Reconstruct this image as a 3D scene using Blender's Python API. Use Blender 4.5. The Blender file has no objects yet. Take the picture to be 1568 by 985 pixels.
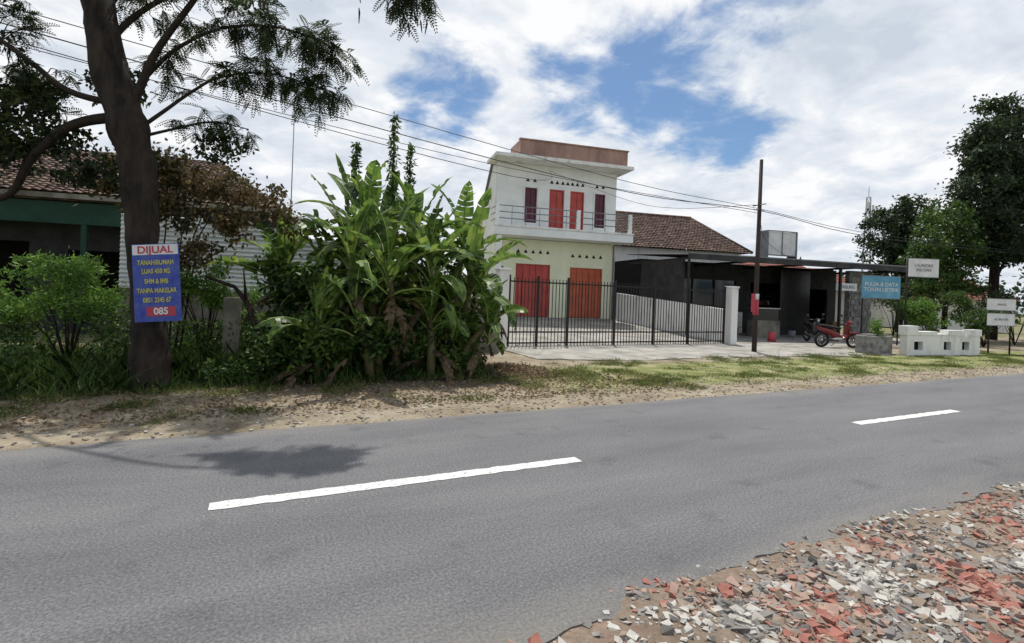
import bpy, math, random
import numpy as np
from mathutils import Vector, Matrix, noise
random.seed(7); rng=np.random.default_rng(7)
scene=bpy.context.scene
scene.view_settings.view_transform='Standard'; scene.view_settings.look='None'; scene.view_settings.exposure=0

# ------------------------------------------------------------------ materials
def nt(m):
    m.use_nodes=True; n=m.node_tree.nodes; n.clear(); return n,m.node_tree.links
def ramp(n,stops):
    r=n.new('ShaderNodeValToRGB'); e=r.color_ramp.elements
    while len(e)<len(stops): e.new(0.5)
    for i,(p,c) in enumerate(stops):
        e[i].position=p; e[i].color=(c[0],c[1],c[2],1)
    return r
def mat(name,c1,c2=None,scale=4,rough=0.8,bump=0.0,bscale=None,metal=0,detail=8,stops=None,spec=0.3,stretch=None,p=(0.35,0.65)):
    m=bpy.data.materials.new(name); n,l=nt(m)
    out=n.new('ShaderNodeOutputMaterial'); b=n.new('ShaderNodeBsdfPrincipled')
    l.new(b.outputs[0],out.inputs[0]); b.inputs['Roughness'].default_value=rough; b.inputs['Metallic'].default_value=metal
    b.inputs['Specular IOR Level'].default_value=spec
    tc=n.new('ShaderNodeTexCoord'); src=tc.outputs['Object']
    if stretch:
        mp=n.new('ShaderNodeMapping'); mp.inputs['Scale'].default_value=stretch; l.new(src,mp.inputs[0]); src=mp.outputs[0]
    c2=c2 or tuple(x*0.85 for x in c1)
    nz=n.new('ShaderNodeTexNoise'); nz.inputs['Scale'].default_value=scale; nz.inputs['Detail'].default_value=detail; nz.inputs['Roughness'].default_value=0.65
    l.new(src,nz.inputs['Vector'])
    r=ramp(n,stops or [(p[0],c2),(p[1],c1)]); l.new(nz.outputs[0],r.inputs[0]); l.new(r.outputs[0],b.inputs['Base Color'])
    if bump:
        n2=n.new('ShaderNodeTexNoise'); n2.inputs['Scale'].default_value=bscale or scale*5; n2.inputs['Detail'].default_value=6; l.new(src,n2.inputs['Vector'])
        bp=n.new('ShaderNodeBump'); bp.inputs['Strength'].default_value=bump; bp.inputs['Distance'].default_value=0.02
        l.new(n2.outputs[0],bp.inputs['Height']); l.new(bp.outputs[0],b.inputs['Normal'])
    return m
def leafmat(name,stops,trans=0.35,rough=0.5):
    m=bpy.data.materials.new(name); n,l=nt(m)
    out=n.new('ShaderNodeOutputMaterial'); b=n.new('ShaderNodeBsdfPrincipled'); t=n.new('ShaderNodeBsdfTranslucent'); mx=n.new('ShaderNodeMixShader')
    g=n.new('ShaderNodeNewGeometry'); nz=n.new('ShaderNodeTexNoise'); nz.inputs['Scale'].default_value=1.6; nz.inputs['Detail'].default_value=1; tc=n.new('ShaderNodeTexCoord'); l.new(tc.outputs['Object'],nz.inputs[0])
    a=n.new('ShaderNodeMath'); a.operation='MULTIPLY_ADD'; l.new(g.outputs['Random Per Island'],a.inputs[0]); a.inputs[1].default_value=0.6
    s=n.new('ShaderNodeMath'); s.operation='MULTIPLY_ADD'; l.new(nz.outputs[0],s.inputs[0]); s.inputs[1].default_value=1.2; s.inputs[2].default_value=-0.4
    l.new(s.outputs[0],a.inputs[2])
    r=ramp(n,stops); l.new(a.outputs[0],r.inputs[0])
    l.new(r.outputs[0],b.inputs['Base Color']); l.new(r.outputs[0],t.inputs['Color'])
    b.inputs['Roughness'].default_value=rough; b.inputs['Specular IOR Level'].default_value=0.3
    mx.inputs[0].default_value=trans; l.new(b.outputs[0],mx.inputs[1]); l.new(t.outputs[0],mx.inputs[2]); l.new(mx.outputs[0],out.inputs[0])
    return m
M={}
M['white']=mat('white_paint',(.86,.88,.86),(.72,.75,.72),1.2,.75,.1,30,p=(.3,.6))
M['white2']=mat('stained_white',(.80,.80,.77),(.40,.39,.35),2.2,.8,.1,30,p=(.22,.5),stretch=(1,1,.35))
M['cream']=mat('cream_green_paint',(.87,.89,.68),(.74,.77,.54),1.3,.75,.08,30,stretch=(1,1,.5))
M['pinkbrown']=mat('weathered_parapet',(.48,.31,.25),(.27,.17,.14),1.5,.85,.15,20,stretch=(1,1,.4))
M['red']=mat('red_door_paint',(.55,.10,.08),(.42,.065,.055),2,.5)
M['orange']=mat('orange_door_paint',(.60,.16,.08),(.47,.10,.05),2,.5)
M['maroon']=mat('maroon_shutter',(.15,.045,.07),(.10,.03,.045),2,.5)
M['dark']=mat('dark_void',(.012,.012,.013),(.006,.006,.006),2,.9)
M['black']=mat('black_iron',(.018,.018,.02),(.03,.025,.022),6,.5,metal=.2)
M['glass']=mat('dark_glass',(.02,.025,.03),(.03,.035,.04),1,.12,spec=.6)
M['concrete']=mat('concrete',(.36,.35,.32),(.24,.23,.21),1.5,.9,.25,30)
M['paving']=mat('forecourt_paving',(.40,.38,.35),(.20,.19,.165),1.3,.9,.25,25)
M['bark']=mat('bark',(.048,.036,.028),(.010,.008,.007),5,.95,1.0,14,stretch=(1,1,.3))
M['twig']=mat('twig_bark',(.04,.03,.023),(.022,.017,.013),8,.9)
M['pole']=mat('weathered_pole',(.07,.05,.045),(.03,.025,.025),8,.8,stretch=(1,1,.2))
M['roofold']=mat('old_roof_tiles',(.26,.13,.09),None,3.5,.9,.3,20,stops=[(.3,(.035,.029,.027)),(.45,(.09,.060,.050)),(.56,(.16,.105,.082)),(.72,(.30,.23,.19))])
M['roofred']=mat('red_roof_tiles',(.30,.12,.09),(.16,.07,.055),3,.9)
M['corr']=mat('corrugated_zinc',(.82,.86,.85),(.52,.54,.52),1.6,.5,metal=0,stretch=(.5,1,1))
M['greenwall']=mat('green_paint',(.025,.075,.05),(.015,.045,.03),1.5,.8)
M['oldwall']=mat('weathered_wall',(.30,.28,.23),(.10,.095,.07),1.8,.95,.4,20,stretch=(1,1,.6))
M['stem']=mat('banana_stem',(.16,.16,.06),(.07,.055,.03),5,.7,.3,20,stretch=(1,1,.3))
M['metalroof']=mat('canopy_sheet',(.06,.06,.06),(.025,.025,.025),2,.6,metal=.2)
M['ochre']=mat('ochre_wall',(.30,.21,.12),(.18,.13,.08),2,.85)
M['grey']=mat('grey_paint',(.25,.26,.27),(.17,.17,.18),2,.8)
M['dgrey']=mat('shade_grey_wall',(.05,.05,.05),(.022,.022,.022),2,.85)  # grey darkened so the colour carries the shade under eave and canopy
M['blue']=mat('blue_banner',(.08,.27,.42),(.16,.38,.50),2,.5)
M['signblue']=mat('sign_blue',(.035,.06,.33),(.09,.13,.38),7,.6)
M['signwhite']=mat('sign_white',(.78,.78,.77),(.60,.60,.59),3,.5)
M['yellow']=mat('yellow_print',(.62,.58,.10),(.44,.45,.16),14,.6)
M['redprint']=mat('red_print',(.50,.05,.07),(.40,.07,.10),10,.6)
M['rubber']=mat('tyre_rubber',(.015,.015,.015),(.025,.025,.025),9,.85)
M['chrome']=mat('steel',(.5,.5,.5),(.4,.4,.4),4,.3,metal=.9)
M['bikeblack']=mat('motorbike_black',(.02,.02,.022),(.03,.03,.03),3,.25,spec=.6)
M['bikered']=mat('motorbike_red',(.20,.015,.015),(.16,.012,.012),3,.25,spec=.6)
M['stone']=mat('stone_cladding',(.34,.33,.31),(.12,.12,.11),5,.9,.4,12)
M['lamp']=mat('headlamp_glass',(.6,.6,.6),(.5,.5,.5),3,.1,spec=.8)
M['pod']=mat('seed_pod',(.035,.022,.015),(.02,.014,.01),5,.8)
M['tree_leaf']=leafmat('acacia_leaves',[(.1,(.018,.032,.012)),(.55,(.04,.065,.022)),(1,(.085,.12,.04))],.3)
M['dark_leaf']=leafmat('dark_leaves',[(.1,(.012,.022,.010)),(.55,(.035,.055,.018)),(1,(.075,.10,.03))],.3)
M['brown_leaf']=leafmat('dry_vine_leaves',[(.1,(.03,.035,.015)),(.4,(.08,.075,.03)),(.7,(.18,.12,.06)),(1,(.26,.19,.09))],.35)
M['banana']=leafmat('banana_leaves',[(.0,(.022,.045,.014)),(.35,(.06,.12,.026)),(.7,(.15,.245,.045)),(1,(.32,.40,.09))],.45,.38)
M['banana_dry']=leafmat('dry_banana_leaves',[(.1,(.07,.05,.03)),(1,(.21,.15,.09))],.3,.8)
M['rib']=mat('banana_midrib',(.30,.38,.12),(.22,.3,.08),3,.5)
M['bush']=leafmat('bush_leaves',[(.05,(.018,.038,.012)),(.45,(.05,.10,.022)),(.8,(.11,.19,.035)),(1,(.19,.27,.05))],.35)
M['bright']=leafmat('bright_leaves',[(.1,(.05,.11,.02)),(.6,(.13,.25,.04)),(1,(.24,.37,.06))],.4)
M['grass']=leafmat('grass_blades',[(.1,(.06,.09,.02)),(.5,(.13,.17,.04)),(.85,(.24,.25,.09)),(1,(.34,.30,.16))],.3,.8)
M['drygrass']=leafmat('dry_litter',[(.1,(.10,.065,.04)),(.6,(.25,.18,.11)),(1,(.40,.33,.22))],.2,.9)
M['far_leaf']=leafmat('far_leaves',[(.1,(.014,.028,.015)),(.6,(.042,.07,.03)),(1,(.09,.13,.045))],.3)

# ------------------------------------------------------------------ helpers
def link(o,parent=None):
    scene.collection.objects.link(o)
    if parent: o.parent=parent
    return o
def empty(name,loc=(0,0,0),rz=0):
    e=bpy.data.objects.new(name,None); e.location=loc; e.rotation_euler=(0,0,math.radians(rz)); e.empty_display_size=.2
    return link(e)
def meshobj(name,V,F,m,parent=None,smooth=False,loc=None,rz=0):
    me=bpy.data.meshes.new(name); me.from_pydata([tuple(v) for v in V],[],F); me.update()
    ms=m if isinstance(m,list) else [m]
    for x in ms: me.materials.append(x)
    if smooth: me.polygons.foreach_set('use_smooth',[True]*len(me.polygons))
    o=bpy.data.objects.new(name,me)
    if loc: o.location=loc
    o.rotation_euler[2]=math.radians(rz)
    return link(o,parent)
def npmesh(name,V,k,m,parent=None,loc=None,rz=0,matidx=None):
    n=V.shape[0]; me=bpy.data.meshes.new(name)
    me.vertices.add(n*k); me.vertices.foreach_set('co',V.reshape(-1).astype(np.float32))
    me.loops.add(n*k); me.loops.foreach_set('vertex_index',np.arange(n*k,dtype=np.int32))
    me.polygons.add(n); me.polygons.foreach_set('loop_start',np.arange(0,n*k,k,dtype=np.int32))
    try: me.polygons.foreach_set('loop_total',np.full(n,k,dtype=np.int32))
    except Exception: pass
    for x in (m if isinstance(m,list) else [m]): me.materials.append(x)
    if matidx is not None: me.polygons.foreach_set('material_index',matidx.astype(np.int32))
    me.update(calc_edges=True); me.validate()
    o=bpy.data.objects.new(name,me)
    if loc is not None: o.location=loc
    o.rotation_euler[2]=math.radians(rz)
    return link(o,parent)
BF=[(0,3,2,1),(4,5,6,7),(0,1,5,4),(1,2,6,5),(2,3,7,6),(3,0,4,7)]
def bv(x0,x1,y0,y1,z0,z1): return [(x0,y0,z0),(x1,y0,z0),(x1,y1,z0),(x0,y1,z0),(x0,y0,z1),(x1,y0,z1),(x1,y1,z1),(x0,y1,z1)]
def boxes(name,L,m,parent=None,bevel=0,loc=None,rz=0):
    V=[];F=[]
    for b in L:
        o=len(V); V+=bv(*b); F+=[tuple(i+o for i in f) for f in BF]
    ob=meshobj(name,V,F,m,parent,loc=loc,rz=rz)
    if bevel:
        md=ob.modifiers.new('bevel','BEVEL'); md.width=bevel; md.segments=2
    return ob
def tubegeo(P,R,k=8,cap=True):
    P=[Vector(p) for p in P]; V=[];F=[]
    ref=Vector((0.3,1,0.1)).normalized()
    for i,p in enumerate(P):
        t=(P[min(i+1,len(P)-1)]-P[max(i-1,0)]).normalized()
        a=t.cross(ref)
        if a.length<1e-3: a=t.cross(Vector((1,0,0)))
        a.normalize(); b=t.cross(a).normalized()
        r=R[i] if hasattr(R,'__len__') else R
        for j in range(k):
            th=2*math.pi*j/k; V.append(p+a*math.cos(th)*r+b*math.sin(th)*r)
    for i in range(len(P)-1):
        for j in range(k):
            F.append((i*k+j,i*k+(j+1)%k,(i+1)*k+(j+1)%k,(i+1)*k+j))
    if cap: F.append(tuple(range(k))[::-1]); F.append(tuple(range((len(P)-1)*k,len(P)*k)))
    return V,F
def tubes(name,L,m,parent=None,k=8,smooth=True,loc=None,rz=0):
    V=[];F=[]
    for P,R in L:
        v,f=tubegeo(P,R,k); o=len(V); V+=v; F+=[tuple(i+o for i in q) for q in f]
    return meshobj(name,V,F,m,parent,smooth,loc=loc,rz=rz)
def wall(name,x0,x1,z0,z1,y0,y1,ops,m,parent):
    xs=sorted({x0,x1}|{v for o in ops for v in o[:2]}); zs=sorted({z0,z1}|{v for o in ops for v in o[2:]})
    L=[]
    for i in range(len(xs)-1):
        start=None
        for j in range(len(zs)-1):
            cx=(xs[i]+xs[i+1])/2; cz=(zs[j]+zs[j+1])/2
            solid=not any(o[0]<cx<o[1] and o[2]<cz<o[3] for o in ops)
            if solid:
                if start is None: start=zs[j]
            if (not solid or j==len(zs)-2) and start is not None:
                L.append((xs[i],xs[i+1],y0,y1,start,zs[j+1] if solid else zs[j])); start=None
    return boxes(name,L,m,parent)
def unit(v): return v/np.maximum(np.linalg.norm(v,axis=-1,keepdims=True),1e-6)
def leafquads(P,L,W,droop=0.3,dirs=None):
    n=len(P)
    a=rng.normal(size=(n,3)) if dirs is None else dirs+rng.normal(size=(n,3))*0.35
    a[:,2]-=droop; a=unit(a); b=unit(np.cross(a,rng.normal(size=(n,3))))
    L=L*rng.uniform(.6,1.3,(n,1)); W=W*rng.uniform(.6,1.3,(n,1))
    V=np.stack([P,P+a*L*.45+b*W*.5,P+a*L,P+a*L*.45-b*W*.5],1)
    return V
def clump_points(n,c,r,shell=0.5):
    d=unit(rng.normal(size=(n,3))); rad=rng.uniform(0,1,(n,1))**shell
    return np.array(c)+d*rad*np.array(r)
def lumpy(n,centers,radii,sub=0.28,k=14):
    out=[]; tot=sum(r[0]*r[1]*r[2] for r in radii)
    for c,r in zip(centers,radii):
        m=max(40,int(n*r[0]*r[1]*r[2]/tot)); sc=clump_points(k,c,r,.45)
        idx=rng.integers(0,k,m); s=sub*min(r)*rng.uniform(.6,1.5,(k,1))[idx]
        out.append(sc[idx]+rng.normal(size=(m,3))*s*np.array([1,1,.7]))
    return np.concatenate(out)
def smooth01(x): x=max(0,min(1,x)); return x*x*(3-2*x)

# ------------------------------------------------------------------ world / sun
EL=math.radians(68); AZ=math.atan2(.50,.86)
sv=Vector((math.sin(AZ)*math.cos(EL),math.cos(AZ)*math.cos(EL),math.sin(EL)))
w=bpy.data.worlds.new("World"); scene.world=w; w.use_nodes=True
n=w.node_tree.nodes; l=w.node_tree.links; n.clear()
out=n.new('ShaderNodeOutputWorld'); bg=n.new('ShaderNodeBackground'); bg.inputs[1].default_value=0.10; l.new(bg.outputs[0],out.inputs[0])
sky=n.new('ShaderNodeTexSky'); sky.sky_type='NISHITA'; sky.sun_disc=False
sky.sun_elevation=EL; sky.sun_rotation=AZ; sky.air_density=1.0; sky.dust_density=1.0
tc=n.new('ShaderNodeTexCoord')
nrm=n.new('ShaderNodeVectorMath'); nrm.operation='NORMALIZE'; l.new(tc.outputs['Generated'],nrm.inputs[0])
sep=n.new('ShaderNodeSeparateXYZ'); l.new(nrm.outputs[0],sep.inputs[0])
def math_(op,a,b=None,c=None,clamp=False):
    x=n.new('ShaderNodeMath'); x.operation=op; x.use_clamp=clamp
    for i,v in enumerate((a,b,c)):
        if v is None: continue
        if isinstance(v,(int,float)): x.inputs[i].default_value=v
        else: l.new(v,x.inputs[i])
    return x.outputs[0]
den=math_('ADD',math_('MAXIMUM',sep.outputs[2],0.0),0.22)
cmb=n.new('ShaderNodeCombineXYZ'); l.new(math_('DIVIDE',sep.outputs[0],den),cmb.inputs[0]); l.new(math_('DIVIDE',sep.outputs[1],den),cmb.inputs[1])
def wn(scale,detail,rough,dist=0,off=(0,0,0)):
    mp=n.new('ShaderNodeMapping'); mp.inputs['Location'].default_value=off; l.new(cmb.outputs[0],mp.inputs[0])
    z=n.new('ShaderNodeTexNoise'); z.inputs['Scale'].default_value=scale; z.inputs['Detail'].default_value=detail; z.inputs['Roughness'].default_value=rough; z.inputs['Distortion'].default_value=dist
    l.new(mp.outputs[0],z.inputs['Vector']); return z.outputs[0]
nA=wn(2.1,8,.58,.3,(3.1,1.7,0)); nB=wn(4.2,9,.6,.3,(7,2,0)); nC=wn(1.5,5,.55,.4,(1,9,0))
holes=None
for d,r0,r1,amp in [((.50,.76,.41),.987,1.0,.20),((.60,.69,.40),.987,1.0,.34),((.67,.61,.42),.988,1.0,.30),((.282,.887,.366),.990,.9995,.38),((.697,.643,.318),.990,1.0,.34),((.66,.50,.53),.987,1.0,.27),((-.5,-.6,.6),.8,1,.5),((.8,-.3,.5),.85,1,.4)]:
    v=Vector(d).normalized(); dp=n.new('ShaderNodeVectorMath'); dp.operation='DOT_PRODUCT'; l.new(nrm.outputs[0],dp.inputs[0]); dp.inputs[1].default_value=v
    mr=n.new('ShaderNodeMapRange'); mr.interpolation_type='SMOOTHSTEP'; l.new(dp.outputs['Value'],mr.inputs[0]); mr.inputs[1].default_value=r0; mr.inputs[2].default_value=r1; mr.inputs[3].default_value=0; mr.inputs[4].default_value=amp
    holes=mr.outputs[0] if holes is None else math_('MAXIMUM',holes,mr.outputs[0])
base=math_('ADD',math_('MULTIPLY',nA,.85),math_('MULTIPLY',nB,.75))
cov=math_('SUBTRACT',math_('ADD',base,-0.18),holes)
mr=n.new('ShaderNodeMapRange'); mr.interpolation_type='SMOOTHSTEP'; l.new(cov,mr.inputs[0]); mr.inputs[1].default_value=.22; mr.inputs[2].default_value=.50
hz=n.new('ShaderNodeMapRange'); l.new(sep.outputs[2],hz.inputs[0]); hz.inputs[1].default_value=.02; hz.inputs[2].default_value=.25; hz.inputs[3].default_value=.7; hz.inputs[4].default_value=.0
cover=math_('MAXIMUM',mr.outputs[0],hz.outputs[0])
sh=math_('ADD',math_('MULTIPLY',nC,.6),math_('MULTIPLY',nB,.5))
cr=ramp(n,[(.43,(6.0,6.7,7.6)),(.54,(7.9,8.35,9.0)),(.62,(9.8,9.9,10.0))]); l.new(sh,cr.inputs[0])
mx=n.new('ShaderNodeMix'); mx.data_type='RGBA'; l.new(cover,mx.inputs[0])
tint=n.new('ShaderNodeMix'); tint.data_type='RGBA'; tint.blend_type='MULTIPLY'; tint.inputs[0].default_value=1; l.new(sky.outputs[0],tint.inputs[6]); tint.inputs[7].default_value=(.72,.90,1.04,1)
l.new(tint.outputs[2],mx.inputs[6]); l.new(cr.outputs[0],mx.inputs[7]); l.new(mx.outputs[2],bg.inputs[0])
sd=bpy.data.lights.new('sun','SUN'); sd.energy=4.0; sd.angle=math.radians(.7); sd.color=(1,.955,.88)
so=link(bpy.data.objects.new('sun',sd)); so.rotation_euler=sv.to_track_quat('Z','Y').to_euler(); so.location=(0,0,30)

# ------------------------------------------------------------------ camera
cam=bpy.data.cameras.new('camera'); co=link(bpy.data.objects.new('camera',cam)); scene.camera=co
cam.lens=18; cam.sensor_width=36; cam.clip_end=3000; cam.clip_start=.05; cam.shift_y=-0.027
th=math.atan(.037); a=math.radians(26)
Fw=Vector((math.sin(a),math.cos(a),0)); Rt=Vector((math.cos(a),-math.sin(a),0)); U=Vector((0,0,1))
R2=Rt*math.cos(th)+U*math.sin(th); U2=U*math.cos(th)-Rt*math.sin(th)
co.matrix_world=Matrix(((R2.x,U2.x,-Fw.x,0),(R2.y,U2.y,-Fw.y,0),(R2.z,U2.z,-Fw.z,1.65),(0,0,0,1)))

# ------------------------------------------------------------------ ground, road, verges
gm=mat('ground_earth',(.13,.15,.06),(.22,.18,.11),.35,.95,.3,8)
meshobj('ground',[(-1200,-1200,-.06),(1200,-1200,-.06),(1200,1200,-.06),(-1200,1200,-.06)],[(0,1,2,3)],gm)

def asphalt():
    m=bpy.data.materials.new('asphalt'); n,l=nt(m); out=n.new('ShaderNodeOutputMaterial'); b=n.new('ShaderNodeBsdfPrincipled'); l.new(b.outputs[0],out.inputs[0])
    tc=n.new('ShaderNodeTexCoord'); mp=n.new('ShaderNodeMapping'); mp.inputs['Scale'].default_value=(.22,1,1); l.new(tc.outputs['Object'],mp.inputs[0])
    n1=n.new('ShaderNodeTexNoise'); n1.inputs['Scale'].default_value=1.5; n1.inputs['Detail'].default_value=9; n1.inputs['Roughness'].default_value=.62; l.new(mp.outputs[0],n1.inputs[0])
    n2=n.new('ShaderNodeTexNoise'); n2.inputs['Scale'].default_value=55; n2.inputs['Detail'].default_value=5; n2.inputs['Roughness'].default_value=.8; l.new(tc.outputs['Object'],n2.inputs[0])
    r1=ramp(n,[(.28,(.115,.116,.124)),(.5,(.145,.146,.154)),(.72,(.175,.175,.182))]); l.new(n1.outputs[0],r1.inputs[0])
    r2=ramp(n,[(.34,(.42,.42,.42)),(.5,(.95,.95,.95)),(.68,(1.8,1.78,1.72))]); l.new(n2.outputs[0],r2.inputs[0])
    x=n.new('ShaderNodeMix'); x.data_type='RGBA'; x.blend_type='MULTIPLY'; x.inputs[0].default_value=.9; l.new(r1.outputs[0],x.inputs[6]); l.new(r2.outputs[0],x.inputs[7])
    n4=n.new('ShaderNodeTexNoise'); n4.inputs['Scale'].default_value=2.3; n4.inputs['Detail'].default_value=6; l.new(tc.outputs['Object'],n4.inputs[0])
    r4=ramp(n,[(.60,(1,1,1)),(.72,(.80,.80,.80))]); l.new(n4.outputs[0],r4.inputs[0])
    x2=n.new('ShaderNodeMix'); x2.data_type='RGBA'; x2.blend_type='MULTIPLY'; x2.inputs[0].default_value=1; l.new(x.outputs[2],x2.inputs[6]); l.new(r4.outputs[0],x2.inputs[7])
    s=n.new('ShaderNodeSeparateXYZ'); l.new(tc.outputs['Object'],s.inputs[0])
    d=n.new('ShaderNodeMath'); d.operation='SUBTRACT'; l.new(s.outputs[1],d.inputs[0]); d.inputs[1].default_value=4.33
    ab=n.new('ShaderNodeMath'); ab.operation='ABSOLUTE'; l.new(d.outputs[0],ab.inputs[0])
    n3=n.new('ShaderNodeTexNoise'); n3.inputs['Scale'].default_value=3; n3.inputs['Detail'].default_value=8; l.new(mp.outputs[0],n3.inputs[0])
    ad=n.new('ShaderNodeMath'); ad.operation='MULTIPLY_ADD'; l.new(n3.outputs[0],ad.inputs[0]); ad.inputs[1].default_value=.9; l.new(ab.outputs[0],ad.inputs[2])
    mr=n.new('ShaderNodeMapRange'); l.new(ad.outputs[0],mr.inputs[0]); mr.inputs[1].default_value=2.25; mr.inputs[2].default_value=2.75; mr.inputs[4].default_value=.45
    y=n.new('ShaderNodeMix'); y.data_type='RGBA'; l.new(mr.outputs[0],y.inputs[0]); l.new(x2.outputs[2],y.inputs[6]); y.inputs[7].default_value=(.26,.235,.19,1)
    l.new(y.outputs[2],b.inputs['Base Color']); b.inputs['Roughness'].default_value=.85; b.inputs['Specular IOR Level'].default_value=.25
    bp=n.new('ShaderNodeBump'); bp.inputs['Strength'].default_value=.7; bp.inputs['Distance'].default_value=.01; l.new(n2.outputs[0],bp.inputs['Height']); l.new(bp.outputs[0],b.inputs['Normal'])
    return m
V=[];F=[]
xs=[-80,-40,-20]+[ -12+.06*i for i in range(600)]+[30,50,90,160,300]
for i,x in enumerate(xs):
    e=noise.noise(Vector((x*1.3,0,0)))*.05+noise.noise(Vector((x*5,3,0)))*.035
    e2=noise.noise(Vector((x*.9,9,0)))*.06+noise.noise(Vector((x*4.5,7,0)))*.05+noise.noise(Vector((x*14,7,0)))*.03
    e2-=.16*smooth01((3-x)/2.2)
    V+=[(x,2.24+e2,-.05),(x,2.24+e2,0),(x,6.42+e,0),(x,6.42+e,-.05)]
    if i:
        o=(i-1)*4
        for k in range(3): F.append((o+k,o+4+k,o+5+k,o+k+1))
meshobj('road',V,F,asphalt())
pm=bpy.data.materials.new('road_paint'); n_,l_=nt(pm); o_=n_.new('ShaderNodeOutputMaterial'); b_=n_.new('ShaderNodeBsdfPrincipled'); l_.new(b_.outputs[0],o_.inputs[0])
tc_=n_.new('ShaderNodeTexCoord'); z_=n_.new('ShaderNodeTexNoise'); z_.inputs['Scale'].default_value=26; z_.inputs['Detail'].default_value=8; z_.inputs['Roughness'].default_value=.7; l_.new(tc_.outputs['Object'],z_.inputs[0])
r_=ramp(n_,[(.36,(.22,.22,.22)),(.46,(.60,.60,.59)),(.7,(.76,.76,.74))]); l_.new(z_.outputs[0],r_.inputs[0]); l_.new(r_.outputs[0],b_.inputs['Base Color']); b_.inputs['Roughness'].default_value=.7
V=[];F=[]
for (s,e) in [(-24.3,-21.3),(-16.4,-13.4),(-8.3,-5.2),(-.3,2.93),(7.58,10.3),(15.5,18.5),(23.5,26.5),(31.5,34.5),(39.5,42.5)]:
    k=60
    for i in range(k+1):
        x=s+(e-s)*i/k
        ja=noise.noise(Vector((x*9,1,0)))*.02; jb=noise.noise(Vector((x*9,5,0)))*.02
        V+=[(x,4.262+ja,.004),(x,4.41+jb,.004)]
        if i: o=len(V)-4; F.append((o,o+2,o+3,o+1))
meshobj('road_markings',V,F,pm)

def vergemat(kind):
    m=bpy.data.materials.new('verge_'+kind); n,l=nt(m); out=n.new('ShaderNodeOutputMaterial'); b=n.new('ShaderNodeBsdfPrincipled'); l.new(b.outputs[0],out.inputs[0]); b.inputs['Roughness'].default_value=.95; b.inputs['Specular IOR Level'].default_value=.1
    tc=n.new('ShaderNodeTexCoord')
    def N(s,d=8,r=.65):
        z=n.new('ShaderNodeTexNoise'); z.inputs['Scale'].default_value=s; z.inputs['Detail'].default_value=d; z.inputs['Roughness'].default_value=r; l.new(tc.outputs['Object'],z.inputs[0]); return z.outputs[0]
    a=N(1.3); f=N(26,6,.7)
    if kind=='far': st=[(.3,(.17,.135,.09)),(.5,(.29,.245,.18)),(.7,(.40,.355,.275))]
    else: st=[(.3,(.15,.115,.085)),(.5,(.23,.18,.14)),(.7,(.31,.255,.205))]
    r1=ramp(n,st); l.new(a,r1.inputs[0]); r2=ramp(n,[(.3,(.6,.6,.6)),(.7,(1.25,1.25,1.25))]); l.new(f,r2.inputs[0])
    x=n.new('ShaderNodeMix'); x.data_type='RGBA'; x.blend_type='MULTIPLY'; x.inputs[0].default_value=.8; l.new(r1.outputs[0],x.inputs[6]); l.new(r2.outputs[0],x.inputs[7])
    col=x.outputs[2]
    if kind=='near':
        rr=ramp(n,[(.55,(0,0,0)),(.70,(.35,.35,.35))]); l.new(N(2.1),rr.inputs[0])
        y=n.new('ShaderNodeMix'); y.data_type='RGBA'; l.new(rr.outputs[0],y.inputs[0]); l.new(col,y.inputs[6]); y.inputs[7].default_value=(.30,.15,.11,1); col=y.outputs[2]
    if kind=='far':
        s=n.new('ShaderNodeSeparateXYZ'); l.new(tc.outputs['Object'],s.inputs[0])
        def mrg(src,a0,a1,amp,c0=0,c1=1):
            q=n.new('ShaderNodeMath'); q.operation='MULTIPLY_ADD'; l.new(N(1.7),q.inputs[0]); q.inputs[1].default_value=amp; l.new(src,q.inputs[2])
            k=n.new('ShaderNodeMapRange'); l.new(q.outputs[0],k.inputs[0]); k.inputs[1].default_value=a0+amp/2; k.inputs[2].default_value=a1+amp/2; k.inputs[3].default_value=c0; k.inputs[4].default_value=c1; return k.outputs[0]
        gx=mrg(s.outputs[0],4.0,5.6,3); gy=mrg(s.outputs[1],7.1,7.7,1.2); gy2=mrg(s.outputs[1],9.8,10.4,.8,1,0)
        def mul(p,q):
            k=n.new('ShaderNodeMath'); k.operation='MULTIPLY'; l.new(p,k.inputs[0]); l.new(q,k.inputs[1]); return k.outputs[0]
        g=mul(mul(gx,gy),gy2)
        r3=ramp(n,[(.3,(.12,.145,.045)),(.5,(.19,.205,.08)),(.62,(.31,.285,.17))]); l.new(N(2.2),r3.inputs[0])
        y=n.new('ShaderNodeMix'); y.data_type='RGBA'; l.new(g,y.inputs[0]); l.new(col,y.inputs[6]); l.new(r3.outputs[0],y.inputs[7]); col=y.outputs[2]
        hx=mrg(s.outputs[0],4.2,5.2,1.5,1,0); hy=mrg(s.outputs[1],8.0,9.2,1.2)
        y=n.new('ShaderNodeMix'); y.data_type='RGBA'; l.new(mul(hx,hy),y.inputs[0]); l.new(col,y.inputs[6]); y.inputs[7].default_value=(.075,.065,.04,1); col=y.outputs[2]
    l.new(col,b.inputs['Base Color'])
    bp=n.new('ShaderNodeBump'); bp.inputs['Strength'].default_value=.7; bp.inputs['Distance'].default_value=.02; l.new(f,bp.inputs['Height']); l.new(bp.outputs[0],b.inputs['Normal'])
    return m
def vgrid(name,x0,x1,y0,y1,st,fz,m):
    nx=int((x1-x0)/st); ny=int((y1-y0)/st); V=[];F=[]
    for j in range(ny+1):
        for i in range(nx+1):
            x=x0+i*(x1-x0)/nx; y=y0+j*(y1-y0)/ny; V.append((x,y,fz(x,y)))
    for j in range(ny):
        for i in range(nx):
            a=j*(nx+1)+i; F.append((a,a+1,a+nx+2,a+nx+1))
    return meshobj(name,V,F,m,smooth=True)
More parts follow.
